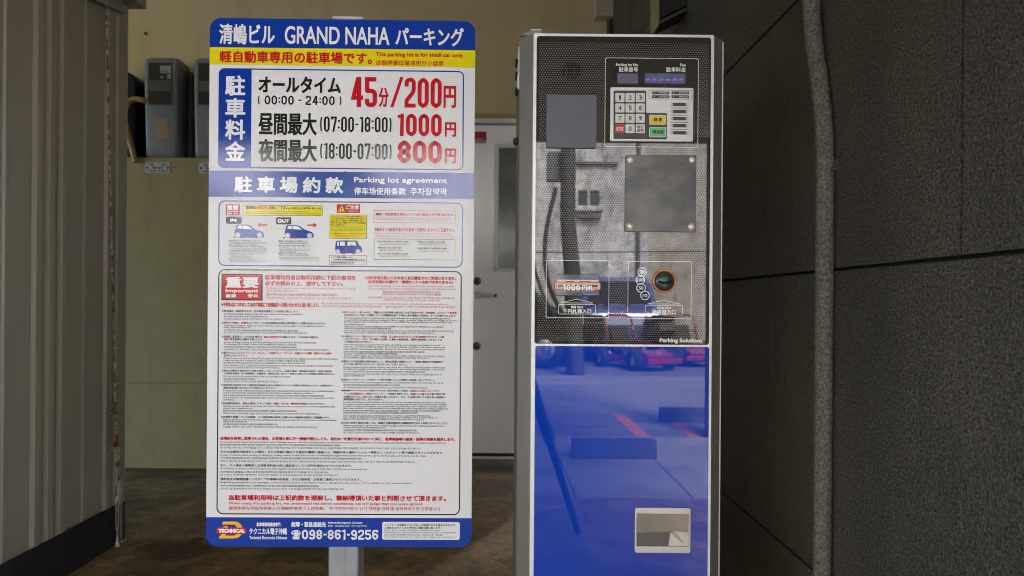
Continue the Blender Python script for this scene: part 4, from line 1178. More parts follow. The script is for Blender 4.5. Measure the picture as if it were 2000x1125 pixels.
    (430.7, 687.5, 908.5, 'F', "また、その場合の諸費用と正規駐車料金の他に違約金として３万円を請求させていただきます。"),
    (430.7, 719, 915.2, 'E', "In addition to those overhead expenses and regular parking fee in that case, I will claim 30,000 yen as a penalty fee."),
    (430.7, 643, 921.4, 'C', "并对使用人请款以上情况发生的各种经费和正规停车费用之外 索赔3万日元的违约金。"),
    (430.7, 661, 927.1, 'C', "또 이상의 상황에서 발생하는 여러가지 경비와 정규주차요금외에 위약금 3만엔을 청구합니다."),
    (430.7, 705, 935.3, 'F', "違約金及び損害賠償につきましては車輌の所有者、または使用者・占有者に請求させていただきます。"),
    (430.3, 804.6, 942.2, 'E', "Regarding penalty fee and damages compensation, please note that it will be charged to the owner of the vehicle, or the user/occupant."),
    (430.3, 623.6, 948.4, 'C', "本停车场对车辆的所有人 或者使用人,占有人进行违约金和损害赔偿金的索赔。"),
    (430.3, 673, 954.2, 'C', "위약금 및 손해배상에 관하여서는 차량의 소유자 혹은 사용자/점유자에게 청구합니다.이해바랍니다."),
]
b = MB()
frame_line(b, 424.6, 900.2, 525.4, 1004.6, 13, 2.3, L1, K_)
rp_ = b.build("rules_panel", SIGN_MATS, sg)
b = MB()
fill(b, 432.5, 513, 534.4, 586.6, 0, L1, K_)
fill(b, 435, 510.5, 536.9, 584.1, 0, L2, R_)
T(b, "重要", 440.8, 505.3, 540.4, 562.3, W_, .9)
T(b, "Important", 440.8, 504.6, 564, 573, W_, .4)
T(b, "重要", 440.8, 462, 574.4, 581, W_, .3, res=2); T(b, "중요", 484, 504.6, 574.4, 581, W_, .3, res=2)
T(b, "駐車場利用者は御利用前に下記の事項を", 518, 695.5, 536.6, 546.4, R_, .35)
T(b, "必ずお読みの上、遵守して下さい。", 518, 670.6, 548.6, 557.8, R_, .35)
TL(b, "Parking lot users must read the following matters befor using,", 520.8, 695, 563.0, 5, P_)
TL(b, "and please observe it.", 520.8, 582.8, 567.9, 4.6, P_)
TL(b, "使用停车场的人员请在使用前仔细阅读以下事项并遵守。", 521, 661, 575.2, 5, P_)
TL(b, "주차장이용자는 이용시에 하기사항을 잘 읽으시고 지켜주시기 바랍니다.", 521, 690, 582.0, 4.8, P_)
T(b, "※当駐車場は無人のため全て自己責任でのご利用となります。", 712, 891, 538.7, 545.8, R_, .35)
T(b, "(駐車車輌のお預かり・管理をしている訳ではありません)", 718, 884.6, 547, 554, R_, .35)
TL(b, "As this parking lot is unattended, it is all self-responsible.", 721, 888, 558.8, 4.8, P_)
TL(b, "(This parking lot is neither keeping nor managing of parked vehicles)", 719, 890, 564.0, 4.8, P_)
TL(b, "本停车场为无人停车场所有责任需要本人自负。", 747, 861.7, 570.0, 4.4, P_)
TL(b, "(我们不代为保管停车车辆 也不对其进行管理)", 747, 861.7, 575.0, 4.4, P_)
TL(b, "본 주차장은 무인주차장입니다. 모든책임은 본인부담으로 사용합니다.", 719.7, 889.6, 581.0, 4.4, P_)
TL(b, "(주차차량의보관,관리를 하고 있지 않습니다)", 749, 859, 586.4, 4.4, P_)
T(b, "※不明な点につきましては必ず事前に下記連絡先へお問い合わせをお願い致します。", 432.8, 624, 590.2, 599, R_, .3)
TL(b, "About the uncertain point, plese be sure to inquire to the following contact information in advance.", 627.6, 876, 592.7, 4.6, P_)
TL(b, "不明之处请务必在使用停车场前打以下电话进行咨询。 의문이 있으시면 꼭 사전에 하기 연락처로 문의해 주시기 바랍니다", 627.6, 889.6, 598.0, 4.4, P_)
KH = {'J': (4.5, .13), 'E': (4.3, .08), 'C': (3.8, .03), 'F': (5.2, .15)}
for x0, x1, ym, k, s in RULES:
    h, bd = KH[k]
    TL(b, s, x0, x1, ym, h, X_, bd, R_)
T(b, "当規約を無視し駐車された場合、お客様の車に万一損傷が発生しても、当社は一切責任を負わないと共に、駐車機器等の破損・故障の損害を請求します。", 430.7, 889, 852.6, 859, R_, .35, res=2)
T(b, "当駐車場利用時は上記約款を理解し、御納得頂いた事と判断させて頂きます。", 446.8, 871.5, 966, 977, R_, .5)
T(b, "When using this parking lot, we understand the above conditions, we will judge that you were agreed.", 446.8, 826, 980, 986.4, P_, .12, res=2)
T(b, "使用本停车场视为驾驶人已理解并接受了上述条款。 본 주차장이용시 상기 약관을 이해 및 납득하셨으로 간주합니다.", 446.8, 861.7, 988.6, 995.6, P_, .08, res=2)
b.build("rules_lettering", SIGN_MATS, rp_)

# contact band
b = MB()
b.sheet(rr(BX0, BX1, BZ0, sh(1010, 404), 22.5 * UNIT, 10, (1, 1, 0, 0)), L1, B_)
cb_ = b.build("contact_band", SIGN_MATS, sg)
b = MB()
Fx = lambda v: 400 + v / 3.774
Fy = lambda v: 1000 + v / 3.774
fp = lambda pts: [SF.L(Fx(px), Fy(py)) for px, py in pts]
def dpoly(dx, dy):
    o_ = [(136, 70), (222, 70)] + [(222 + 58 * math.sin(t), 132 - 62 * math.cos(t)) for t in [math.pi * i / 14 for i in range(1, 14)]] + [(208, 195), (105, 195), (112, 172), (200, 174)]
    i_ = [(214 + 26 * math.sin(t), 133 - 40 * math.cos(t)) for t in [math.pi * (13 - i) / 14 for i in range(14)]] + [(128, 93)]
    return [(px + dx, py + dy) for px, py in o_ + i_]
b.sheet(fp(dpoly(3, 3)), L1 - .0002, K_)
b.sheet(fp(dpoly(0, 0)), L2, O_)
b.sheet(fp([(140, 104), (172, 104), (150, 188), (118, 188)]), L2 - .0001, O_)
def pill(x0, x1, y0, y1, y, mi):
    r = (y1 - y0) / 2
    b.sheet(fp([(x1 - r + r * math.sin(t), y0 + r - r * math.cos(t)) for t in [math.pi * i / 10 for i in range(11)]] + [(x0 + r - r * math.sin(t), y0 + r + r * math.cos(t)) for t in [math.pi * i / 10 for i in range(11)]]), y, mi)
pill(85, 308, 114, 161, L2 - .0002, R_)
T(b, "TECHNICAL", Fx(101), Fx(298), Fy(122), Fy(152), W_, .75, res=3, y=L3)
T(b, "駐車場管理機器専門", 501.5, 547.9, 1020, 1027.8, W_, .25, res=2)
T(b, "テクニカル電子沖縄", 487.4, 560.8, 1031, 1043.7, W_, .35)
T(b, "Technical Electronics Okinawa", 487.4, 560.8, 1046.4, 1052.8, W_, .15, res=2)
T(b, "故障・緊急連絡先", 569, 637, 1018.5, 1029, W_, .35)
T(b, "Failure·Emergency Contact", 641, 708, 1018.6, 1023.4, W_, .2, res=2)
T(b, "故障・紧急联系电话  고장·긴급연락처", 641, 716, 1024.7, 1029, W_, .0, res=1)
T(b, "☎", 569.6, 587.6, 1035, 1053, W_, .5)
D(b, "098-861-9256", 590, 739.2, 1034, 1053.3, W_, .30, .16)
fill(b, 746.6, 898, 1019, 1053.8, 4, L1 - .0002, W_)
for x1, ym, h, bd, s in ((891, 1025, 5.2, .15, "メンテナンス到着まで 20 分以上の時間がかかる場合があります。"), (862, 1030.6, 4.8, .15, "ご迷惑をおかけしますが何卒ご理解お願い致します。"), (860, 1035.8, 4.0, .05, "It may take more than 20 minutes for maintenance arrival."), (891, 1039.8, 4.0, .05, "We apologize for any inconvenience and thank you for your understanding."), (866, 1044.2, 3.7, 0, "维护人员到达可能会需要20分钟以上的时间。给您带来不便，敬请谅解。"), (892, 1049, 3.7, 0, "현장인스토까지 20분이상의 시간이 걸릴수 있습니다. 불편을 끼쳐 드려서 죄송합니다")):
    TL(b, s, 751, x1, ym, h, X_, bd)
b.build("contact_lettering", SIGN_MATS, cb_)

# post behind the board
M_POST = mat("galvanised_post", (0.40, 0.42, 0.43), rough=0.42, metal=0.55, col2=(0.30, 0.32, 0.33), nscale=14, ncon=(.4, .75), stretch=(1, 1, .5), bump=.1, bscale=90)
rust(M_POST, 0.66, 0.72, (0.10, 0.10, 0.10), 60, (1, 1, .35))
yq = 0.022
pxa, pxb = SF.L(640.5, 1098, yq)[0], SF.L(700, 1098, yq)[0]
ztop = SF.L(676, 36, yq)[1]
b = MB(); b.prism(rr(pxa, pxb, yq, yq + 0.072, .006, 4), 0.0, ztop, axis='z')
b.box(pxa + .004, pxb - .030, yq - .0015, yq + .001, 0.02, BZ0 + .3)
b.build("post", M_POST, sg)
b = MB(); b.prism(rr(pxa - .002, pxb + .002, yq - .002, yq + .074, .007, 4), ztop, ztop + .0042, axis='z')
b.build("post_cap", mat("cap_white_plastic", (0.68, 0.68, 0.67), rough=.4), sg, bevel=.0015)
for zz in (BZ1 - .16, (BZ1 + BZ0) / 2, BZ0 + .16):
    b = MB(); b.box(pxa - .05, pxb + .05, .0045, .0215, zz - .015, zz + .015)
    b.build("mounting_rail", M_ZINC, sg)

# ================================================================ the payment machine
MX, MYY, MR = (1215 - PX0) / FPX * 1.3, 1.3, 0.004
pm = thing("payment_machine", "silver parking payment machine with black glass panel over a blue lower panel", "payment machine", (MX, MYY, 0), MR)
MF = Frame(MX, MYY, MR)
U = 1.3 / FPX
def mrect(x0, x1, yt, yb, yl=0.0): return MF.rect(x0, x1, yt, yb, yl)
M_CAB = mat("cabinet_grey_steel", (0.235, 0.222, 0.195), rough=0.42, metal=0.5, col2=(0.255, 0.241, 0.212), nscale=3, bump=.04, bscale=300)
M_SILV = mat("silver_frame", (0.76, 0.76, 0.725), rough=0.36, metal=0.15)
M_FLNG = mat("zinc_flange", (0.80, 0.80, 0.78), rough=.35, metal=.2)
M_DARKP = mat("dark_plate", (0.082, 0.093, 0.105), rough=0.5, col2=(0.092, 0.103, 0.115), nscale=60)
M_BLKGL = mat("black_acrylic", (0.024, 0.022, 0.020), rough=0.012, ior=1.6)
M_MWHITE = mat("machine_print_white", (0.74, 0.74, 0.70), rough=0.03, ior=1.6)

def mat_dots():
    m = mat("dotted_black_acrylic", (0.024, 0.022, 0.020), rough=0.012, ior=1.6)
    n, l = m.node_tree.nodes, m.node_tree.links
    p = n["Principled BSDF"]
    tc = n.new("ShaderNodeTexCoord")
    mp = n.new("ShaderNodeMapping"); mp.inputs["Scale"].default_value = (1 / .00498, 1, 1 / .00854)
    l.new(tc.outputs["Object"], mp.inputs[0])
    outs = []
    for off in ((0, 0, 0), (.5, 0, .5)):
        a = n.new("ShaderNodeVectorMath"); a.operation = 'ADD'; a.inputs[1].default_value = off
        l.new(mp.outputs[0], a.inputs[0])
        f = n.new("ShaderNodeVectorMath"); f.operation = 'FRACTION'; l.new(a.outputs[0], f.inputs[0])
        s = n.new("ShaderNodeVectorMath"); s.operation = 'SUBTRACT'; s.inputs[1].default_value = (.5, 0, .5); l.new(f.outputs[0], s.inputs[0])
        q = n.new("ShaderNodeVectorMath"); q.operation = 'MULTIPLY'; q.inputs[1].default_value = (1, 0, 1.714); l.new(s.outputs[0], q.inputs[0])
        e = n.new("ShaderNodeVectorMath"); e.operation = 'LENGTH'; l.new(q.outputs[0], e.inputs[0])
        outs.append(e.outputs["Value"])
    mn = n.new("ShaderNodeMath"); mn.operation = 'MINIMUM'; l.new(outs[0], mn.inputs[0]); l.new(outs[1], mn.inputs[1])
    mr = n.new("ShaderNodeMapRange"); mr.inputs[1].default_value = .22; mr.inputs[2].default_value = .36; mr.inputs[3].default_value = 1; mr.inputs[4].default_value = 0
    l.new(mn.outputs[0], mr.inputs[0])
    mx = n.new("ShaderNodeMix"); mx.data_type = 'RGBA'
    l.new(mr.outputs[0], mx.inputs[0]); mx.inputs[6].default_value = (.018, .017, .016, 1); mx.inputs[7].default_value = (.125, .117, .105, 1)
    l.new(mx.outputs[2], p.inputs["Base Color"])
    return m
M_DOTS = mat_dots()
M_BLUE = mat("blue_acrylic", (0.003, 0.040, 0.36), rough=0.012, ior=1.58, col2=(0.0035, 0.042, 0.37), nscale=5)

# cabinet with chamfered front, as a plan outline
xl, xr = MF.L(1037, 600)[0], MF.L(1390, 600)[0]
zT = MF.L(1200, 67)[1]
x0o, x1o = xl - .025, xr + .025
b = MB()
b.prism([(xl, 0.0), (xr, 0.0), (x1o, .022), (x1o, .285), (x0o, .285), (x0o, .022)], 0.06, zT, axis='z')
b.build("cabinet", M_CAB, pm, bevel=.0012)
b = MB(); b.box(x0o + .02, x1o - .02, .03, .27, 0.0, 0.06); b.build("plinth", M_RUBBER, pm)
b = MB()
b.box(x1o + .0003, x1o + .0056, .032, .28, 0.07, zT - .001); b.build("side_flange", M_FLNG, pm)
# front frame
fx0, fx1 = MF.L(1037.5, 600)[0], MF.L(1390.5, 600)[0]
b = MB(); b.prism(rr(fx0 + .0006, fx1 - .0002, 0.09, zT - .0003, .004), -.003, .0005)
b.build("front_frame", M_SILV, pm, bevel=.0009)
Y1 = -.0046
# black glass panel
a0, a1, z0, z1 = mrect(1045.8, 1385, 72, 671)
a0 = MF.L(1045.8, 400)[0]; a1 = MF.L(1385.2, 400)[0]
b = MB(); b.prism(rr(a0, a1, z0, z1, 5.5 * U), Y1, -.003)
gl = b.build("display_panel", M_DOTS, pm)
b = MB()
e = 5 * U
b.ring(rr(a0 + .0003, a1 - .0003, z0 + .0003, z1 - .0003, 5.2 * U), rr(a0 + e, a1 - e, z0 + e * .9, z1 - e * 2.4, 2 * U), Y1 - .0003, 0)
Y2 = Y1 - .0006
def mfill(b, x0, x1, yt, yb, r, y, mi):
    q0, q1, w0, w1 = mrect(x0, x1, yt, yb); b.sheet(rr(q0, q1, w0, w1, r * U), y, mi)
def mline(b, x0, x1, yt, yb, r, th, y, mi):
    q0, q1, w0, w1 = mrect(x0, x1, yt, yb); t = th * U; r = max(r * U, 1.01 * t)
    b.ring(rr(q0, q1, w0, w1, r), rr(q0 + t, q1 - t, w0 + t, w1 - t, r - t), y, mi)
def MT(b, s, x0, x1, yt, yb, y, mi, bold=0.0, res=3):
    q0, q1, w0, w1 = mrect(x0, x1, yt, yb); b.text(s, q0, q1, w0, w1, y, mi, None, bold * U, res)
mfill(b, 1181, 1362, 115, 287.5, 4, Y1 - .0003, 0)
mfill(b, 1066.5, 1188.5, 508.5, 619.5, 1, Y1 - .0003, 0)
mfill(b, 1225.5, 1348.5, 510.5, 621.5, 1, Y1 - .0003, 0)
b.build("plain_print", M_BLKGL, gl)
b = MB()
mline(b, 1180.5, 1362.5, 114.3, 288, 4.5, 1.0, Y2, 0)
mline(b, 1066, 1189, 508, 620, 1.5, 1.0, Y2, 0)
mline(b, 1225, 1349, 510, 622, 1.5, 1.0, Y2, 0)
MT(b, "Parking lot No.", 1202, 1246, 125.2, 132.6, Y2, 0, .25)
MT(b, "駐車番号", 1208, 1245, 132.6, 142.4, Y2, 0, .25)
MT(b, "Fee", 1327, 1338, 125.8, 131.6, Y2, 0, .25)
MT(b, "駐車料金", 1300, 1338, 132.8, 142.4, Y2, 0, .25)
MT(b, "Parking Solutions", 1287, 1370.5, 660, 670.5, Y2, 0, .6)
mline(b, 1090, 1163, 594, 613.5, 2.5, .9, Y2, 0)
MT(b, "Bill Slot", 1115, 1138.5, 597, 602, Y2, 0, .25, 2)
MT(b, "千円札挿入口", 1099, 1154, 603, 612.3, Y2, 0, .3)
mline(b, 1259, 1332, 595.5, 615, 2.5, .9, Y2, 0)
MT(b, "Coin Slot", 1282, 1309, 598.2, 603.4, Y2, 0, .25, 2)
MT(b, "硬貨投入口", 1272, 1318.5, 604.5, 613.8, Y2, 0, .3)
def mpolyline(b, pts, th, y, mi):
    q = [Vector((MF.L(*p_)[0], 0, MF.L(*p_)[1])) for p_ in pts]
    for i in range(len(q) - 1):
        d = (q[i + 1] - q[i]); nrm = Vector((-d.z, 0, d.x)).normalized() * th * U * .5
        c = [q[i] + nrm, q[i] - nrm, q[i + 1] - nrm, q[i + 1] + nrm]
        b.sheet([(v.x, v.z) for v in c], y - i * .00003, mi)
mpolyline(b, [(1096, 591.5), (1126, 584), (1157, 591.5)], .9, Y2, 0)
mpolyline(b, [(1096, 591.5), (1157, 592)], .9, Y2 - .0001, 0)
mpolyline(b, [(1264, 593.5), (1295, 586), (1326, 593.5)], .9, Y2, 0)
mpolyline(b, [(1264, 593.5), (1326, 594)], .9, Y2 - .0001, 0)
for cx, cy, s_ in ((1253, 531.5, "500"), (1249.5, 547, "100"), (1251, 562.5, "50"), (1258.5, 577, "10")):
    c_ = MF.L(cx, cy); q = 9.2 * U; q2 = 7.6 * U
    ang = [2 * math.pi * i / 28 for i in range(28)]
    b.ring([(c_[0] + q * math.cos(a), c_[1] + q * math.sin(a)) for a in ang], [(c_[0] + q2 * math.cos(a), c_[1] + q2 * math.sin(a)) for a in ang], Y2 - .00004 * cy / 500, 0)
    w_ = 3.1 * len(s_)
    w_ = {3: 6.4, 2: 4.6}[len(s_)]
    MT(b, s_, cx - w_, cx + w_, cy - 3.4, cy + 3.4, Y2 - .0002, 0, .25)
b.build("panel_lettering", M_MWHITE, gl)

# speaker holes
b = MB()
for r_ in range(5):
    for c_ in range(5):
        if (r_ in (0, 4)) and (c_ in (0, 4)): continue
        q = MF.L(1102 + c_ * 7.1, 125.5 + r_ * 7.1)
        b.lathe([(0, 0), (.0026, 0.0)], (q[0], Y1 - .0004, q[1]), n=12, smooth=False)
b.build("speaker_grille", mat("hole_black", (0.001, 0.001, 0.001), rough=.9), gl)
# card reader plate
q0, q1, w0, w1 = mrect(1066.5, 1164, 187, 290.5)
b = MB(); b.prism(rr(q0, q1, w0, w1, .0012), Y1 - .0045, Y1 - .0001)
b.build("card_reader_plate", M_DARKP, pm, bevel=.0008)

# two displays
M_LCD = mat("violet_display_window", (0.17, 0.15, 0.24), rough=0.08, col2=(0.135, 0.12, 0.20), nscale=70)
M_LED = mat("blue_led", (0.02, 0.03, 0.3), rough=0.3, emit=((0.06, 0.10, 1.0), 0.09))
for x0, x1, dash in ((1205, 1245, 0), (1258, 1337, 6)):
    b = MB(); mfill(b, x0, x1, 145, 164.5, .5, Y2, 0)
    d_ = b.build("display_window", M_LCD, gl)
    if dash:
        b = MB()
        for i in range(dash):
            cx = 1263.5 + i * 13.1
            q0, q1, w0, w1 = mrect(cx - 3.6, cx + 3.8, 155.6, 159.0)
            s_ = (w1 - w0) * .35
            b.sheet([(q0, w0), (q1 - s_, w0), (q1, w1), (q0 + s_, w1)], Y2 - .0003)
        b.build("led_dashes", M_LED, gl)

# keypad
M_KPW = mat("keypad_silver_grey", (0.72, 0.715, 0.70), rough=.35)
M_KPD = mat("keypad_charcoal", (0.040, 0.038, 0.035), rough=.45)
M_KEYW = mat("key_white", (0.62, 0.60, 0.55), rough=.35)
M_KEYR = mat("key_red", (0.52, 0.018, 0.018), rough=.35)
M_KEYY = mat("key_yellow", (0.68, 0.53, 0.025), rough=.35)
M_KEYG = mat("key_green", (0.10, 0.50, 0.17), rough=.35)
M_KTXT = mat("key_ink", (0.03, 0.03, 0.035), rough=.4)
q0, q1, w0, w1 = mrect(1190.5, 1351.5, 173, 277.5)
YK = Y1 - .0050
b = MB(); b.prism(rr(q0, q1, w0, w1, .003), YK, Y1 - .0001)
kp = b.build("keypad", M_KPW, pm, bevel=.0012)
b = MB()
pL = lambda px, py: MF.L(px, py)
shape = [(1196.5, 181.5), (1198, 180), (1258, 180), (1260, 182), (1260, 221.5), (1262, 223.5), (1298, 223.5), (1300, 225.5), (1300, 272.5), (1298, 274.5), (1198, 274), (1196.5, 272.5)]
b.sheet([pL(*p_) for p_ in shape], YK - .0004)
b.build("key_field", M_KPD, kp)
KEYS = [["1", "2", "3"], ["4", "5", "6"], ["7", "8", "9"], ["訂正", "0", "領り\n解除"]]
for r_ in range(4):
    for c_ in range(3):
        cx, cy = 1208.6 + c_ * 19.7, 194.3 + r_ * 20.1
        s_ = KEYS[r_][c_]
        q0, q1, w0, w1 = mrect(cx - 8.8, cx + 8.8, cy - 8.6, cy + 8.6)
        yk = YK - .0030
        b = MB(); b.prism(rr(q0, q1, w0, w1, .0012), yk, YK - .0003)
        b2 = MB()
        ink_ = M_KTXT
        if s_ == "訂正":
            MT(b2, s_, cx - 7, cx + 7, cy - 3.6, cy + 3.8, yk - .0002, 0, .3); ink_ = M_MWHITE
        elif "\n" in s_:
            MT(b2, "領り", cx - 6.5, cx + 5.8, cy - 6.6, cy - .4, yk - .0002, 0, .15); MT(b2, "解除", cx - 6, cx + 6.5, cy, cy + 6.4, yk - .0002, 0, .15)
        else:
            w_ = 2.2 if s_ == "1" else 2.9
            MT(b2, s_, cx - w_, cx + w_, cy - 4.4, cy + 4.4, yk - .0002, 0, .32, 5)
        n0 = len(b.f)
        b.add(b2.v, b2.f, 1)
        b.build("key", [M_KEYR if s_ == "訂正" else M_KEYW, ink_], kp, bevel=0)
for cy, s_, mm in ((237, "精 算", M_KEYY), (260.8, "領収証", M_KEYG)):
    q0, q1, w0, w1 = mrect(1265.5, 1298, cy - 9.6, cy + 9.6)
    b = MB()
    b.bar(rr(q0, q1, w0, w1, .0025), rr(q0 + .0012, q1 - .0012, w0 + .0012, w1 - .0012, .0016), YK - .0018, YK - .0003, 2)
    b.prism(rr(q0 + .0013, q1 - .0013, w0 + .0013, w1 - .0013, .0015), YK - .0034, YK - .0004, 0)
    MT(b, s_, (1274 if " " in s_ else 1271), (1290 if " " in s_ else 1293.5), cy - 3.6, cy + 3.8, YK - .0037, 1, .3)
    b.build("key", [mm, M_KTXT, M_KPW], kp)
b = MB()
mline(b, 1265, 1349, 178.8, 196.5, 3.5, .7, YK - .0004, 0)
for x0, y0, s_ in ((1271, 181.6, "10円切れ"), (1309, 181.6, "お札中止"), (1271, 189, "100円切れ"), (1309, 189, "用紙切れ")):
    mfill(b, x0, x0 + 34, y0, y0 + 5.6, 1.2, YK - .0004, 0)
    c_ = MF.L(x0 + 4, y0 + 2.8)
    b.lathe([(0, -.0004), (.0011, 0)], (c_[0], YK - .0006, c_[1]), n=10, mi=1)
    MT(b, s_, x0 + 14, x0 + 32, y0 + 1.2, y0 + 4.8, YK - .0008, 1, .05, 1)
b.build("indicator_lamps", [M_KPD, M_KEYW], kp)
b = MB()
for i in range(5):
    yy = 207 + i * 13.7
    mfill(b, 1308, 1341.5, yy - 3.4, yy + 3.2, 3, YK - .0004, 0)
    for cx in (1309.5, 1339.5):
        c_ = MF.L(cx, yy)
        b.lathe([(0, -.002), (.0026, -.0014), (.0032, 0)], (c_[0], YK - .0006, c_[1]), n=14, mi=1)
    if i < 4: mfill(b, 1307, 1341.5, yy + 6.2, yy + 7.4, .3, YK - .0004, 0)
b.build("vent_slot", [M_KPD, M_KEYW], kp)

# blank metal plate held by four dome screws
M_STAIN = mat("stained_metal_plate", (0.055, 0.057, 0.058), rough=0.33, metal=.2, col2=(0.15, 0.144, 0.134), nscale=13, ncon=(.40, .80), stretch=(1, 1, 1.6), bump=.04, bscale=60)
q0, q1, w0, w1 = mrect(1219.5, 1357.5, 304, 453)
b = MB(); b.prism(rr(q0, q1, w0, w1, .002), Y1 - .0030, Y1 - .0001)
pl = b.build("cover_plate", M_STAIN, pm, bevel=.0007)
M_SCR = mat("warm_steel_screw", (0.92, 0.82, 0.70), rough=.3, metal=.3)
for px, py in ((1229.8, 314), (1349.8, 314.6), (1228.8, 442.6), (1347.8, 443.6)):
    c_ = MF.L(px, py); b = MB()
    b.lathe([(0, -.0040), (.0026, -.0036), (.0049, -.0022), (.0063, -.0004), (.0065, 0)], (c_[0], Y1 - .0031, c_[1]), n=22)
    b.build("screw", M_SCR, pl)

# bill slot
M_COPPER = mat("copper_orange_frame", (0.66, 0.24, 0.10), rough=.3, metal=.35)
M_CLEAR = mat("smoky_clear_plastic", (0.10, 0.105, 0.12), rough=.06, ior=1.5)
M_CLEAR2 = mat("smoky_clear_flap", (0.14, 0.15, 0.19), rough=.06, ior=1.55)
q0, q1, w0, w1 = mrect(1085, 1169, 536, 577.5)
b = MB(); b.prism(rr(q0, q1, w0, w1, .0012), Y1 - .004, Y1 - .0005)
bs = b.build("bill_slot", M_CLEAR, pm, bevel=.001)
b = MB()
o0, o1, oz0, oz1 = mrect(1083, 1171, 551.5, 565.5)
i0, i1, iz0, iz1 = mrect(1086.5, 1167.5, 555, 562)
b.bar(rr(o0, o1, oz0, oz1, .0022), rr(i0, i1, iz0, iz1, .0006), Y1 - .0075, Y1 - .0041)
b.build("slot_frame", M_COPPER, bs, bevel=.0006)
b = MB(); b.bar(rr(i0 + .0001, i1 - .0001, iz0 + .0001, iz1 - .0001, .0005), rr(i0 + .0013, i1 - .0013, iz0 + .0009, iz1 - .0009, .0002), Y1 - .0068, Y1 - .0041)
b.build("slot_lip", M_KPW, bs)
b = MB(); q0, q1, w0, w1 = mrect(1086, 1168.5, 567, 573.5)
yF = Y1 - .0062
pts_ = [(q0, w1)] + [(q0, w0)]
cc = MF.L(1126, 576)
arc = [(cc[0] + 9 * U * math.cos(R(170 - i * 16)), w0 - .001 + 6.2 * U * math.sin(R(170 - i * 16))) for i in range(11)]
b.prism([(q0, w1), (q1, w1), (q1, w0)] + arc[::-1] + [(q0, w0)], yF, Y1 - .0041)
b.build("flap", M_CLEAR2, bs)
b = MB()
mpoly = [(1086, 574), (1117, 574)]
path = [MF.L(px, py) for px, py in ((1086, 575.5), (1113, 575.5), (1117, 572), (1122, 569.6), (1126, 569), (1131, 569.6), (1135, 572), (1139, 575.5), (1168.5, 575.5))]
b.tube([(x_, yF - .0006, z_) for x_, z_ in path], .0011, n=8)
for xa, xb in ((1088, 1104), (1120, 1130), (1152, 1166)):
    b.box(MF.L(xa, 549)[0], MF.L(xb, 549)[0], Y1 - .0066, Y1 - .0041, MF.L(xa, 550.5)[1], MF.L(xa, 547)[1])
b.box(MF.L(1086, 548)[0], MF.L(1168, 548)[0], Y1 - .0056, Y1 - .0041, MF.L(1088, 549)[1], MF.L(1088, 546.5)[1])
b.build("flap_hinge", mat("hinge_steel", (.33, .31, .29), rough=.3, metal=.8), bs)
b = MB()
q0, q1, w0, w1 = mrect(1099, 1131.5, 556, 567.8); digits(b, "1000", q0, q1, w0, w1, Y1 - .0078, 0, .36, .2)
MT(b, "円札", 1135, 1158, 556.5, 567.8, Y1 - .0078, 0, .4)
b.build("bill_lettering", mat("bill_print_white", (.82, .82, .80), rough=.3), bs)

# coin slot: orange ring round a dark green domed disc
c_ = MF.L(1296, 549.5)
b = MB(); b.lathe([(18.9 * U, 0), (18.9 * U, -.0045)], (c_[0], Y1 - .0003, c_[1]), n=40)
yb_ = Y1 - .0005
b = MB(); b.lathe([(0, -.0066), (6 * U, -.0063), (12 * U, -.0050), (17 * U, -.0028), (19.2 * U, -.0004)], (c_[0], yb_, c_[1]), n=40)
cs = b.build("coin_slot", mat("dark_green_plastic", (0.030, 0.048, 0.043), rough=.25), pm)
b = MB(); b.lathe([(19.4 * U, 0), (19.4 * U, -.0030), (20.4 * U, -.0042), (22 * U, -.0044), (23.4 * U, -.0030), (23.6 * U, 0)], (c_[0], yb_, c_[1]), n=48)
b.build("ring", M_COPPER, cs)
b = MB()
path = [MF.L(1283 + i * 2.7, 550.2 + 2.4 * (1 - ((i - 5) / 5) ** 2)) for i in range(11)]
b.tube([(x_, yb_ - .0062 + .0042 * ((x_ - c_[0]) / (14 * U)) ** 2 * .35, z_) for x_, z_ in path], [.0009] + [.0021] * 9 + [.0009], n=8)
b.build("coin_opening", mat("slot_black", (0.001, 0.001, 0.001), rough=1.0), cs)

# blue lower panel
a0 = MF.L(1043.6, 900)[0]; a1 = MF.L(1382, 900)[0]
z1 = MF.L(1046, 675.2)[1]
b = MB(); b.prism(rr(a0, a1, 0.11, z1, 5 * U), Y1, -.003)
lp = b.build("lower_panel", M_BLUE, pm)
q0, q1, w0, w1 = mrect(1073, 1177.5, 774, 864)
b = MB(); b.prism(rr(q0, q1, w0, w1, .0004), Y1 - .0003, Y1 - .00005)
b.build("clear_sticker", M_BLUE, lp)
# change tray
q0, q1, w0, w1 = mrect(1238, 1346, 989, 1076.5)
i0, i1, v0, v1 = mrect(1241.5, 1342.5, 1000.5, 1064)
b = MB(); b.bar(rr(q0, q1, w0, w1, .0045), rr(i0, i1, v0, v1, 0.0008, 6), Y1 - .005, Y1 - .0001)
tr = b.build("change_tray", mat("tray_pale_grey", (0.56, 0.55, 0.52), rough=.3, metal=.2), pm, bevel=.001)
M_FLAP = mat("brushed_tray_metal", (0.40, 0.39, 0.36), rough=.28, metal=.7, col2=(.27, .26, .24), nscale=12, stretch=(1, 1, .3))
P3 = lambda px, py, y: (MF.L(px, py)[0], y, MF.L(px, py)[1])
b = MB()
ya, yb2, yc = Y1 - .0012, Y1 - .0004, Y1 - .0036
A_, B2, C2, D2 = P3(1241, 1000, yc), P3(1318, 1000, yc), P3(1318, 1035, ya), P3(1308, 1039, yb2)
E2 = P3(1241, 1039, yb2)
b.add([A_, B2, C2, D2, E2], [(0, 4, 3, 2, 1)], 0)
b.add([B2, P3(1343, 1000, yc), P3(1343, 1039, ya), C2], [(0, 3, 2, 1)], 0)
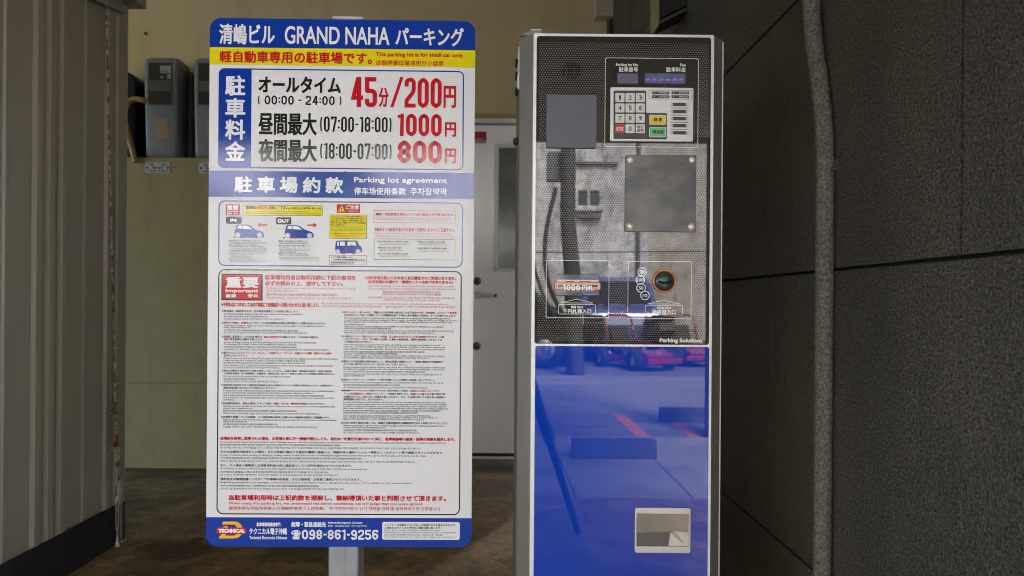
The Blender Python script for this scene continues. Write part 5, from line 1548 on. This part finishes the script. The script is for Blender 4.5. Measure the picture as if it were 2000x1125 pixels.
b.add([D2, C2, P3(1337, 1064, yc), P3(1303, 1064, yc)], [(0, 3, 2, 1)], 0)
b.add([C2, P3(1343, 1039, ya), P3(1343, 1064, yc), P3(1337, 1064, yc)], [(0, 3, 2, 1)], 0)
b.build("tray_flap", M_FLAP, tr)
b = MB(); b.add([E2, D2, P3(1303, 1064, Y1 - .0003), P3(1241, 1064, Y1 - .0003)], [(0, 3, 2, 1)])
b.build("tray_floor", mat("tray_dark_metal", (0.12, 0.115, 0.105), rough=.4, metal=.4), tr)

# top catch and side hinge
b = MB()
yl0, yl1 = .035, .10
P2 = lambda px, py: MF.L(px, py, yl0)
b.prism([P2(1016.5, 69.5), P2(1018, 66.5), P2(1035, 60), P2(1038, 58.2), P2(1057, 58.4), P2(1059.5, 61), P2(1059.5, 68.5)], yl0, yl1)
b.build("top_catch", M_CAB, pm, bevel=.0008)
b = MB()
b.prism([P2(1035.5, 59.4), P2(1038, 57.6), P2(1057, 57.8), P2(1059, 59.4)], yl0 - .001, yl1)
b.build("top_catch_lip", M_SILV, pm)
hx = x0o - .001
b = MB()
for y0_, y1_, zz0, zz1, dx in ((.05, .09, 72, 118, .0022), (.05, .075, 122, 158, .0030)):
    b.box(hx - dx, hx + .0008, y0_, y1_, MF.L(1012, zz1)[1], MF.L(1012, zz0)[1], 0)
for zz in (100, 126, 158):
    b.tube([(hx - .004, .05, MF.L(1012, zz)[1]), (hx - .004, .085, MF.L(1012, zz)[1])], .0035, n=12, mi=1)
b.build("hinge", [M_FLNG, M_RUBBER], pm); b = MB()
b.tube([(hx - .005, .05, MF.L(1012, 262)[1]), (hx - .005, .07, MF.L(1012, 262)[1])], .006, n=14, mi=1)
b.build("lock_knob", [M_FLNG, M_RUBBER], pm)

# ================================================================ across the forecourt: what the shiny faces see
bpy.data.objects.remove(_fonto)
bpy.data.scenes.remove(_ts)
bpy.data.curves.remove(_font)
M_CONC = mat("weathered_concrete", (0.36, 0.36, 0.365), rough=.85, col2=(0.74, 0.735, 0.72), nscale=1.3, ncon=(.30, .62), detail=12, bump=.3, bscale=20, bdist=.01)
streaks(M_CONC, .35, .55, 5.0, (1, 1, .3), .55)
streaks(M_CONC, .34, .54, 3.0, (1, 1, .8), .55)
streaks(M_CONC, .36, .46, 9.0, (1, 1, 1), .5)
streaks(M_CONC, .34, .42, 34.0, (1, 1, 1), .5)
M_WIN = mat("dark_window_glass", (0.02, 0.024, 0.028), rough=.06)
M_BROWN = mat("brown_render", (0.27, 0.25, 0.225), rough=.85, col2=(.42, .395, .36), nscale=2)
streaks(M_BROWN, .35, .5, 4.0, (1, 1, .3), .6)
opp = thing("concrete_building", "weathered concrete building across the street with small windows", "building", (0, -13.0, 0))
b = MB(); b.box(-16, 3.6, -8, 0, 0, 9.0); b.build("wall", M_CONC, opp)
b = MB(); b.box(-16.2, 3.7, -.25, .0, 5.6, 5.75); b.build("ledge", M_CONC, opp)
b = MB(); b.box(1.55, 2.85, .001, .10, 4.30, 4.36); b.box(1.9, 2.45, .001, .16, 3.02, 3.08); b.build("canopy", mat("stained_lip", (.12, .115, .11), rough=.8), opp)
b = MB(); b.tube([(.75, .06, 0), (.75, .06, 9)], .05, n=8); b.tube([(3.35, .06, 0), (3.35, .06, 9)], .045, n=8); b.build("drain_pipe", mat("drain_pipe_grey", (.10, .10, .105), rough=.6), opp)
for (x, z, w_, h_) in ((2.16, 3.5, .50, .36), (-3.2, 3.0, 1.5, 1.1), (-7.0, 3.0, 1.5, 1.1), (-11, 3.0, 1.5, 1.1), (-3.2, 6.4, 1.5, 1.2), (1.8, 6.4, 1.0, 1.2)):
    f_ = MB(); f_.bar(rr(x - w_ / 2 - .06, x + w_ / 2 + .06, z - h_ / 2 - .06, z + h_ / 2 + .06, 0), rr(x - w_ / 2, x + w_ / 2, z - h_ / 2, z + h_ / 2, 0), .06, .002)
    f_.box(x - .03, x + .03, .002, .05, z - h_ / 2 + .001, z + h_ / 2 - .001)
    f_.box(x - w_ / 2 - .1, x + w_ / 2 + .1, .002, .14, z - h_ / 2 - .13, z - h_ / 2 - .065)
    fo = f_.build("window", M_CONC, opp)
    g_ = MB(); g_.box(x - w_ / 2, x + w_ / 2, .004, .012, z - h_ / 2, z + h_ / 2); g_.build("pane", M_WIN, fo)
op2 = thing("brown_building", "brown rendered building beside the concrete one across the street", "building", (0, -15.0, 0))
b = MB(); b.box(3.85, 22, -8, 0, 0, 8); b.build("wall", M_BROWN, op2)
for i in range(5):
    x = 6.5 + i * 3.2
    for z in (2.0, 5.2):
        f_ = MB(); f_.bar(rr(x - .8, x + .8, z - .7, z + .7, 0), rr(x - .74, x + .74, z - .64, z + .64, 0), .05, .002)
        fo = f_.build("window", M_DFRAME, op2)
        g_ = MB(); g_.box(x - .74, x + .74, .004, .012, z - .64, z + .64); g_.build("pane", M_WIN, fo)
pole = thing("utility_pole", "dark utility pole with sagging wires at the street edge", "pole", (1.0, -6.6, 0))
b = MB(); b.tube([(.10, 0, 0), (.06, 0, 1.3), (-.02, 0, 2.2), (-.03, 0, 8.0)], [.13, .12, .105, .09], n=16)
b.build("shaft", mat("dark_pole", (.045, .045, .045), rough=.8), pole)
b = MB(); b.box(-.30, .10, -.30, -.09, 2.75, 3.15); b.build("switch_box", mat("pole_box_grey", (.10, .10, .105), rough=.6), pole)
b = MB(); b.tube(smooth_path([(-.2, .1, 2.6), (-.34, .12, 1.9), (-.30, .12, 1.3), (-.05, .14, .7), (.05, .14, 0)], 6), .03, n=8); b.tube(smooth_path([(-.5, .1, 3.0), (-.58, .12, 2.0), (-.40, .12, 1.2), (-.1, .14, .6)], 6), .022, n=8); b.build("down_cable", M_RUBBER, pole)
for z0_, z1_, sag in ((1.78, 1.95, .30),):
    b = MB(); b.tube([(-9 + 18 * i / 30, .0, z0_ + (z1_ - z0_) * i / 30 - sag * (1 - ((i - 15) / 15) ** 2) + sag * .5) for i in range(31)], .009, n=6); b.build("wire", M_RUBBER, pole)
for k in range(4):
    b = MB(); z = 5.2 + k * .35
    b.tube([(x, -.2, z - .5 * (1 - ((x - 1) / 14) ** 2) * .6) for x in [-13 + i for i in range(28)]], .012, n=6)
    b.build("wire", M_RUBBER, pole)
M_STOP = mat("wheel_stop_concrete", (.05, .05, .052), rough=.8, col2=(.08, .08, .08), nscale=14)
def wheel_stop(x, y, label):
    b = MB(); b.prism([(-.06, 0), (.06, 0), (.045, .115), (-.045, .115)], -.27, .27, axis='x')
    o = b.build("wheel_stop", M_STOP, loc=(x, y, .0125 if y > -1.9 else .0005), bevel=.01)
    tag(o, label, "wheel stop", "wheel stops in the parking bays")
wheel_stop(.75, -1.62, "dark wheel stop nearest the payment machine")
wheel_stop(1.66, -2.98, "dark wheel stop farther out beside the orange line")
wheel_stop(-.45, -1.62, "dark wheel stop facing the sign board")

def wheel(parent, x, y, z, r, w_, tyre, rimm):
    b = MB(); b.lathe([(r * .6, -w_ / 2), (r * .93, -w_ / 2), (r, -w_ * .3), (r, w_ * .3), (r * .93, w_ / 2), (r * .6, w_ / 2)], (x, y, z), axis='x', n=24)
    o = b.build("wheel", tyre, parent)
    b = MB(); b.lathe([(0, -w_ * .42), (r * .55, -w_ * .40), (r * .6, -w_ * .3), (r * .6, w_ * .3), (r * .55, w_ * .4), (0, w_ * .42)], (x, y, z), axis='x', n=20)
    b.build("rim", rimm, o)
M_TYRE = mat("tyre_rubber", (.015, .015, .015), rough=.8)
M_RIM = mat("wheel_rim", (.45, .45, .45), rough=.3, metal=.8)
def car(x, y, rz, paint, label):
    t = thing("parked_car", label, "car", (x, y, 0), rz, "cars parked on the street")
    prof = [(-1.68, .30), (-1.70, .62), (-1.62, .86), (-1.20, .96), (-.72, 1.42), (-.45, 1.52), (.80, 1.54), (1.30, 1.46), (1.62, 1.02), (1.70, .80), (1.70, .34), (1.60, .26), (-1.60, .24)]
    b = MB(); b.prism(prof, -.70, .70, axis='x'); b.build("body", paint, t, bevel=.09, seg=3)
    b = MB(); b.prism([(-1.06, .98), (-.66, 1.37), (-.44, 1.44), (.76, 1.46), (1.20, 1.39), (1.44, 1.02)], -.706, .706, axis='x'); b.build("side_window", M_WIN, t)
    b = MB(); b.add([(-.60, -1.17, 1.005), (.60, -1.17, 1.005), (.56, -.74, 1.43), (-.56, -.74, 1.43)], [(0, 1, 2, 3)]); b.build("windscreen", M_WIN, t)
    for sx in (-.5, .5):
        b = MB(); b.box(sx - .14, sx + .14, -1.715, -1.66, .66, .80); b.build("headlight", M_RIM, t, bevel=.02)
    for sx in (-.64, .64):
        for sy in (-1.12, 1.08): wheel(t, sx, sy, .29, .29, .17, M_TYRE, M_RIM)
def paint(n_, c): return mat(n_, c, rough=.25, coat=.6)
car(2.3, -10.8, R(180), paint("blue_car_paint", (.07, .10, .30)), "small pale blue car parked across the street")
car(-.3, -8.2, R(97), paint("black_car_paint", (.02, .02, .025)), "black compact car parked across the street")
car(-5.0, -9.6, R(86), paint("grey_car_paint", (.16, .17, .18)), "grey compact car parked farther along the street")
def kart(x, y, rz, label):
    t = thing("go_kart", label, "go-kart", (x, y, 0), rz, "red go-karts parked in a row")
    t.scale = (.74, .74, .80)
    red = paint("kart_red", (.24, .008, .012))
    b = MB(); b.prism([(-.75, .10), (-.80, .30), (-.55, .38), (-.2, .26), (.35, .24), (.70, .30), (.70, .10)], -.34, .34, axis='x'); b.build("body", red, t, bevel=.03)
    b = MB(); b.prism([(.05, .25), (.10, .34), (.36, .36), (.52, .80), (.60, .78), (.48, .25)], -.24, .24, axis='x'); b.build("seat", M_RUBBER, t, bevel=.02)
    b = MB()
    for sx in (-.38, .38): b.tube([(sx, -.5, .12), (sx, -.42, .42), (sx, .4, .5), (sx, .55, .95), (sx * .6, .58, 1.02)], .024, n=8)
    b.tube([(-.23, .58, 1.02), (.23, .58, 1.02)], .024, n=8); b.build("roll_bar", red, t)
    b = MB(); b.tube([(.14 * math.cos(a), -.12 + .05 * math.sin(a), .58 + .13 * math.sin(a)) for a in [2 * math.pi * i / 18 for i in range(18)]], .013, n=8, closed=True); b.build("steering_wheel", M_RUBBER, t)
    b = MB(); b.box(-.46, .46, -.92, -.82, .14, .24); b.build("bumper", red, t, bevel=.02)
    for sx in (-.48, .48):
        for sy in (-.52, .52): wheel(t, sx, sy, .19, .19, .17, M_TYRE, M_RIM)
for i, (x, l_) in enumerate(((2.15, "red open go-kart, first from the pole"), (3.2, "red open go-kart in the middle of the row"), (4.3, "red open go-kart at the far end of the row"))):
    kart(x, (-7.6, -8.3, -8.0)[i], R((150, 172, 190)[i]), l_)

scooter_black = paint("scooter_black", (.012, .012, .014))
def scooter(x, y, rz, label):
    t = thing("motor_scooter", label, "scooter", (x, y, 0), rz, "black scooters parked by the karts")
    b = MB(); b.prism([(-.62, .50), (-.52, .86), (-.44, .86), (-.40, .34), (.05, .30), (.12, .62), (.70, .70), (.72, .52), (.30, .26), (-.40, .24)], -.17, .17, axis='x'); b.build("body", scooter_black, t, bevel=.03)
    b = MB(); b.prism([(.08, .63), (.72, .71), (.74, .78), (.40, .80), (.10, .74)], -.14, .14, axis='x'); b.build("seat", M_RUBBER, t, bevel=.02)
    b = MB(); b.tube([(-.30, -.42, 1.0), (0, -.50, .90), (.30, -.42, 1.0)], .016, n=8); b.build("handlebar", M_RUBBER, t)
    b = MB(); b.lathe([(0, -.66), (.07, -.65), (.08, -.58)], (0, 0, .74), n=16); b.build("headlight", M_RIM, t)
    for sy in (-.62, .56): wheel(t, 0, sy, .23, .23, .10, M_TYRE, M_RIM)
scooter(1.35, -8.6, R(20), "black motor scooter nearest the pole")
scooter(1.75, -9.1, R(8), "black motor scooter behind the first red kart")
scooter(2.75, -9.2, R(-12), "black motor scooter in front of the blue car")

# the photographer's tripod, standing under the camera
tp = thing("tripod", "black three legged camera tripod standing before the machine", "tripod", (.02, -.10, 0))
M_TRI = mat("tripod_black", (.012, .012, .013), rough=.4)
for fx, fy in ((.33, -.14), (-.30, -.22), (-.02, .32)):
    b = MB(); b.tube([(fx * .2, fy * .2, .82), (fx * .57, fy * .57, .45), (fx * .58, fy * .58, .44), (fx, fy, 0.0125)], [.024, .023, .018, .014], n=10)
    b.tube([(fx * .54, fy * .54, .485), (fx * .61, fy * .61, .42)], .027, n=10)
    b.build("leg", M_TRI, tp)
b = MB(); b.lathe([(0, .76), (.03, .77), (.034, .82), (.02, .84), (.02, .88), (.03, .885), (.03, .90), (0, .90)], (0, 0, 0), axis='z', n=20); b.build("head", M_TRI, tp)

# trees on the left of the street
M_LEAF = mat("tree_leaves", (.035, .075, .018), rough=.6, col2=(.08, .13, .03), nscale=3)
M_BARK = mat("tree_bark", (.12, .09, .06), rough=.9, col2=(.2, .16, .11), nscale=10)
def tree(x, y, h, cr, label, seed):
    rnd = random.Random(seed)
    t = thing("street_tree", label, "tree", (x, y, 0), 0, "trees along the street")
    b = MB(); b.tube(smooth_path([(0, 0, 0), (.05, .03, h * .25), (-.04, .02, h * .5), (.02, 0, h * .8)], 4), [.16 - .11 * i / 12 for i in range(13)], n=10)
    for k in range(7):
        a = k * 2.4; z = h * (.4 + .05 * k)
        b.tube([(0, 0, z), (cr * .4 * math.cos(a), cr * .4 * math.sin(a), z + cr * .35), (cr * .75 * math.cos(a), cr * .75 * math.sin(a), z + cr * .5)], [.06, .04, .015], n=6)
    b.build("trunk", M_BARK, t)
    b = MB(); clumps = []
    for k in range(34):
        a, u_, q = rnd.uniform(0, 6.283), rnd.uniform(-.8, 1), rnd.random() ** .5
        clumps.append((cr * q * math.cos(a) * math.sqrt(max(0, 1 - u_ * u_ * .8)), cr * q * math.sin(a) * math.sqrt(max(0, 1 - u_ * u_ * .8)), h * .75 + u_ * cr * .8, cr * rnd.uniform(.2, .36)))
    vs, fs = [], []
    for cx, cy, cz, r_ in clumps:
        for k in range(70):
            d = Vector((rnd.gauss(0, 1), rnd.gauss(0, 1), rnd.gauss(0, .8))).normalized() * r_ * rnd.uniform(.55, 1.05)
            n_ = Vector((rnd.gauss(0, 1), rnd.gauss(0, 1), rnd.gauss(0, 1))).normalized()
            s_ = n_.orthogonal().normalized() * rnd.uniform(.06, .10); w_ = n_.cross(s_).normalized() * rnd.uniform(.03, .05)
            c_ = Vector((cx, cy, cz)) + d; o = len(vs)
            vs += [c_ - s_, c_ + w_, c_ + s_, c_ - w_]; fs.append((o, o + 1, o + 2, o + 3))
    b.add(vs, fs); b.build("crown", M_LEAF, t)
tree(-2.7, -8.0, 3.3, 1.1, "bushy green street tree in front of the concrete building", 3)
tree(-8.6, -6.8, 4.2, 1.6, "tall green street tree beyond the shed", 5)
tree(-11.5, -4.0, 4.6, 1.8, "broad green tree at the side of the forecourt", 8)
for m_ in list(_dm): bpy.data.materials.remove(m_)
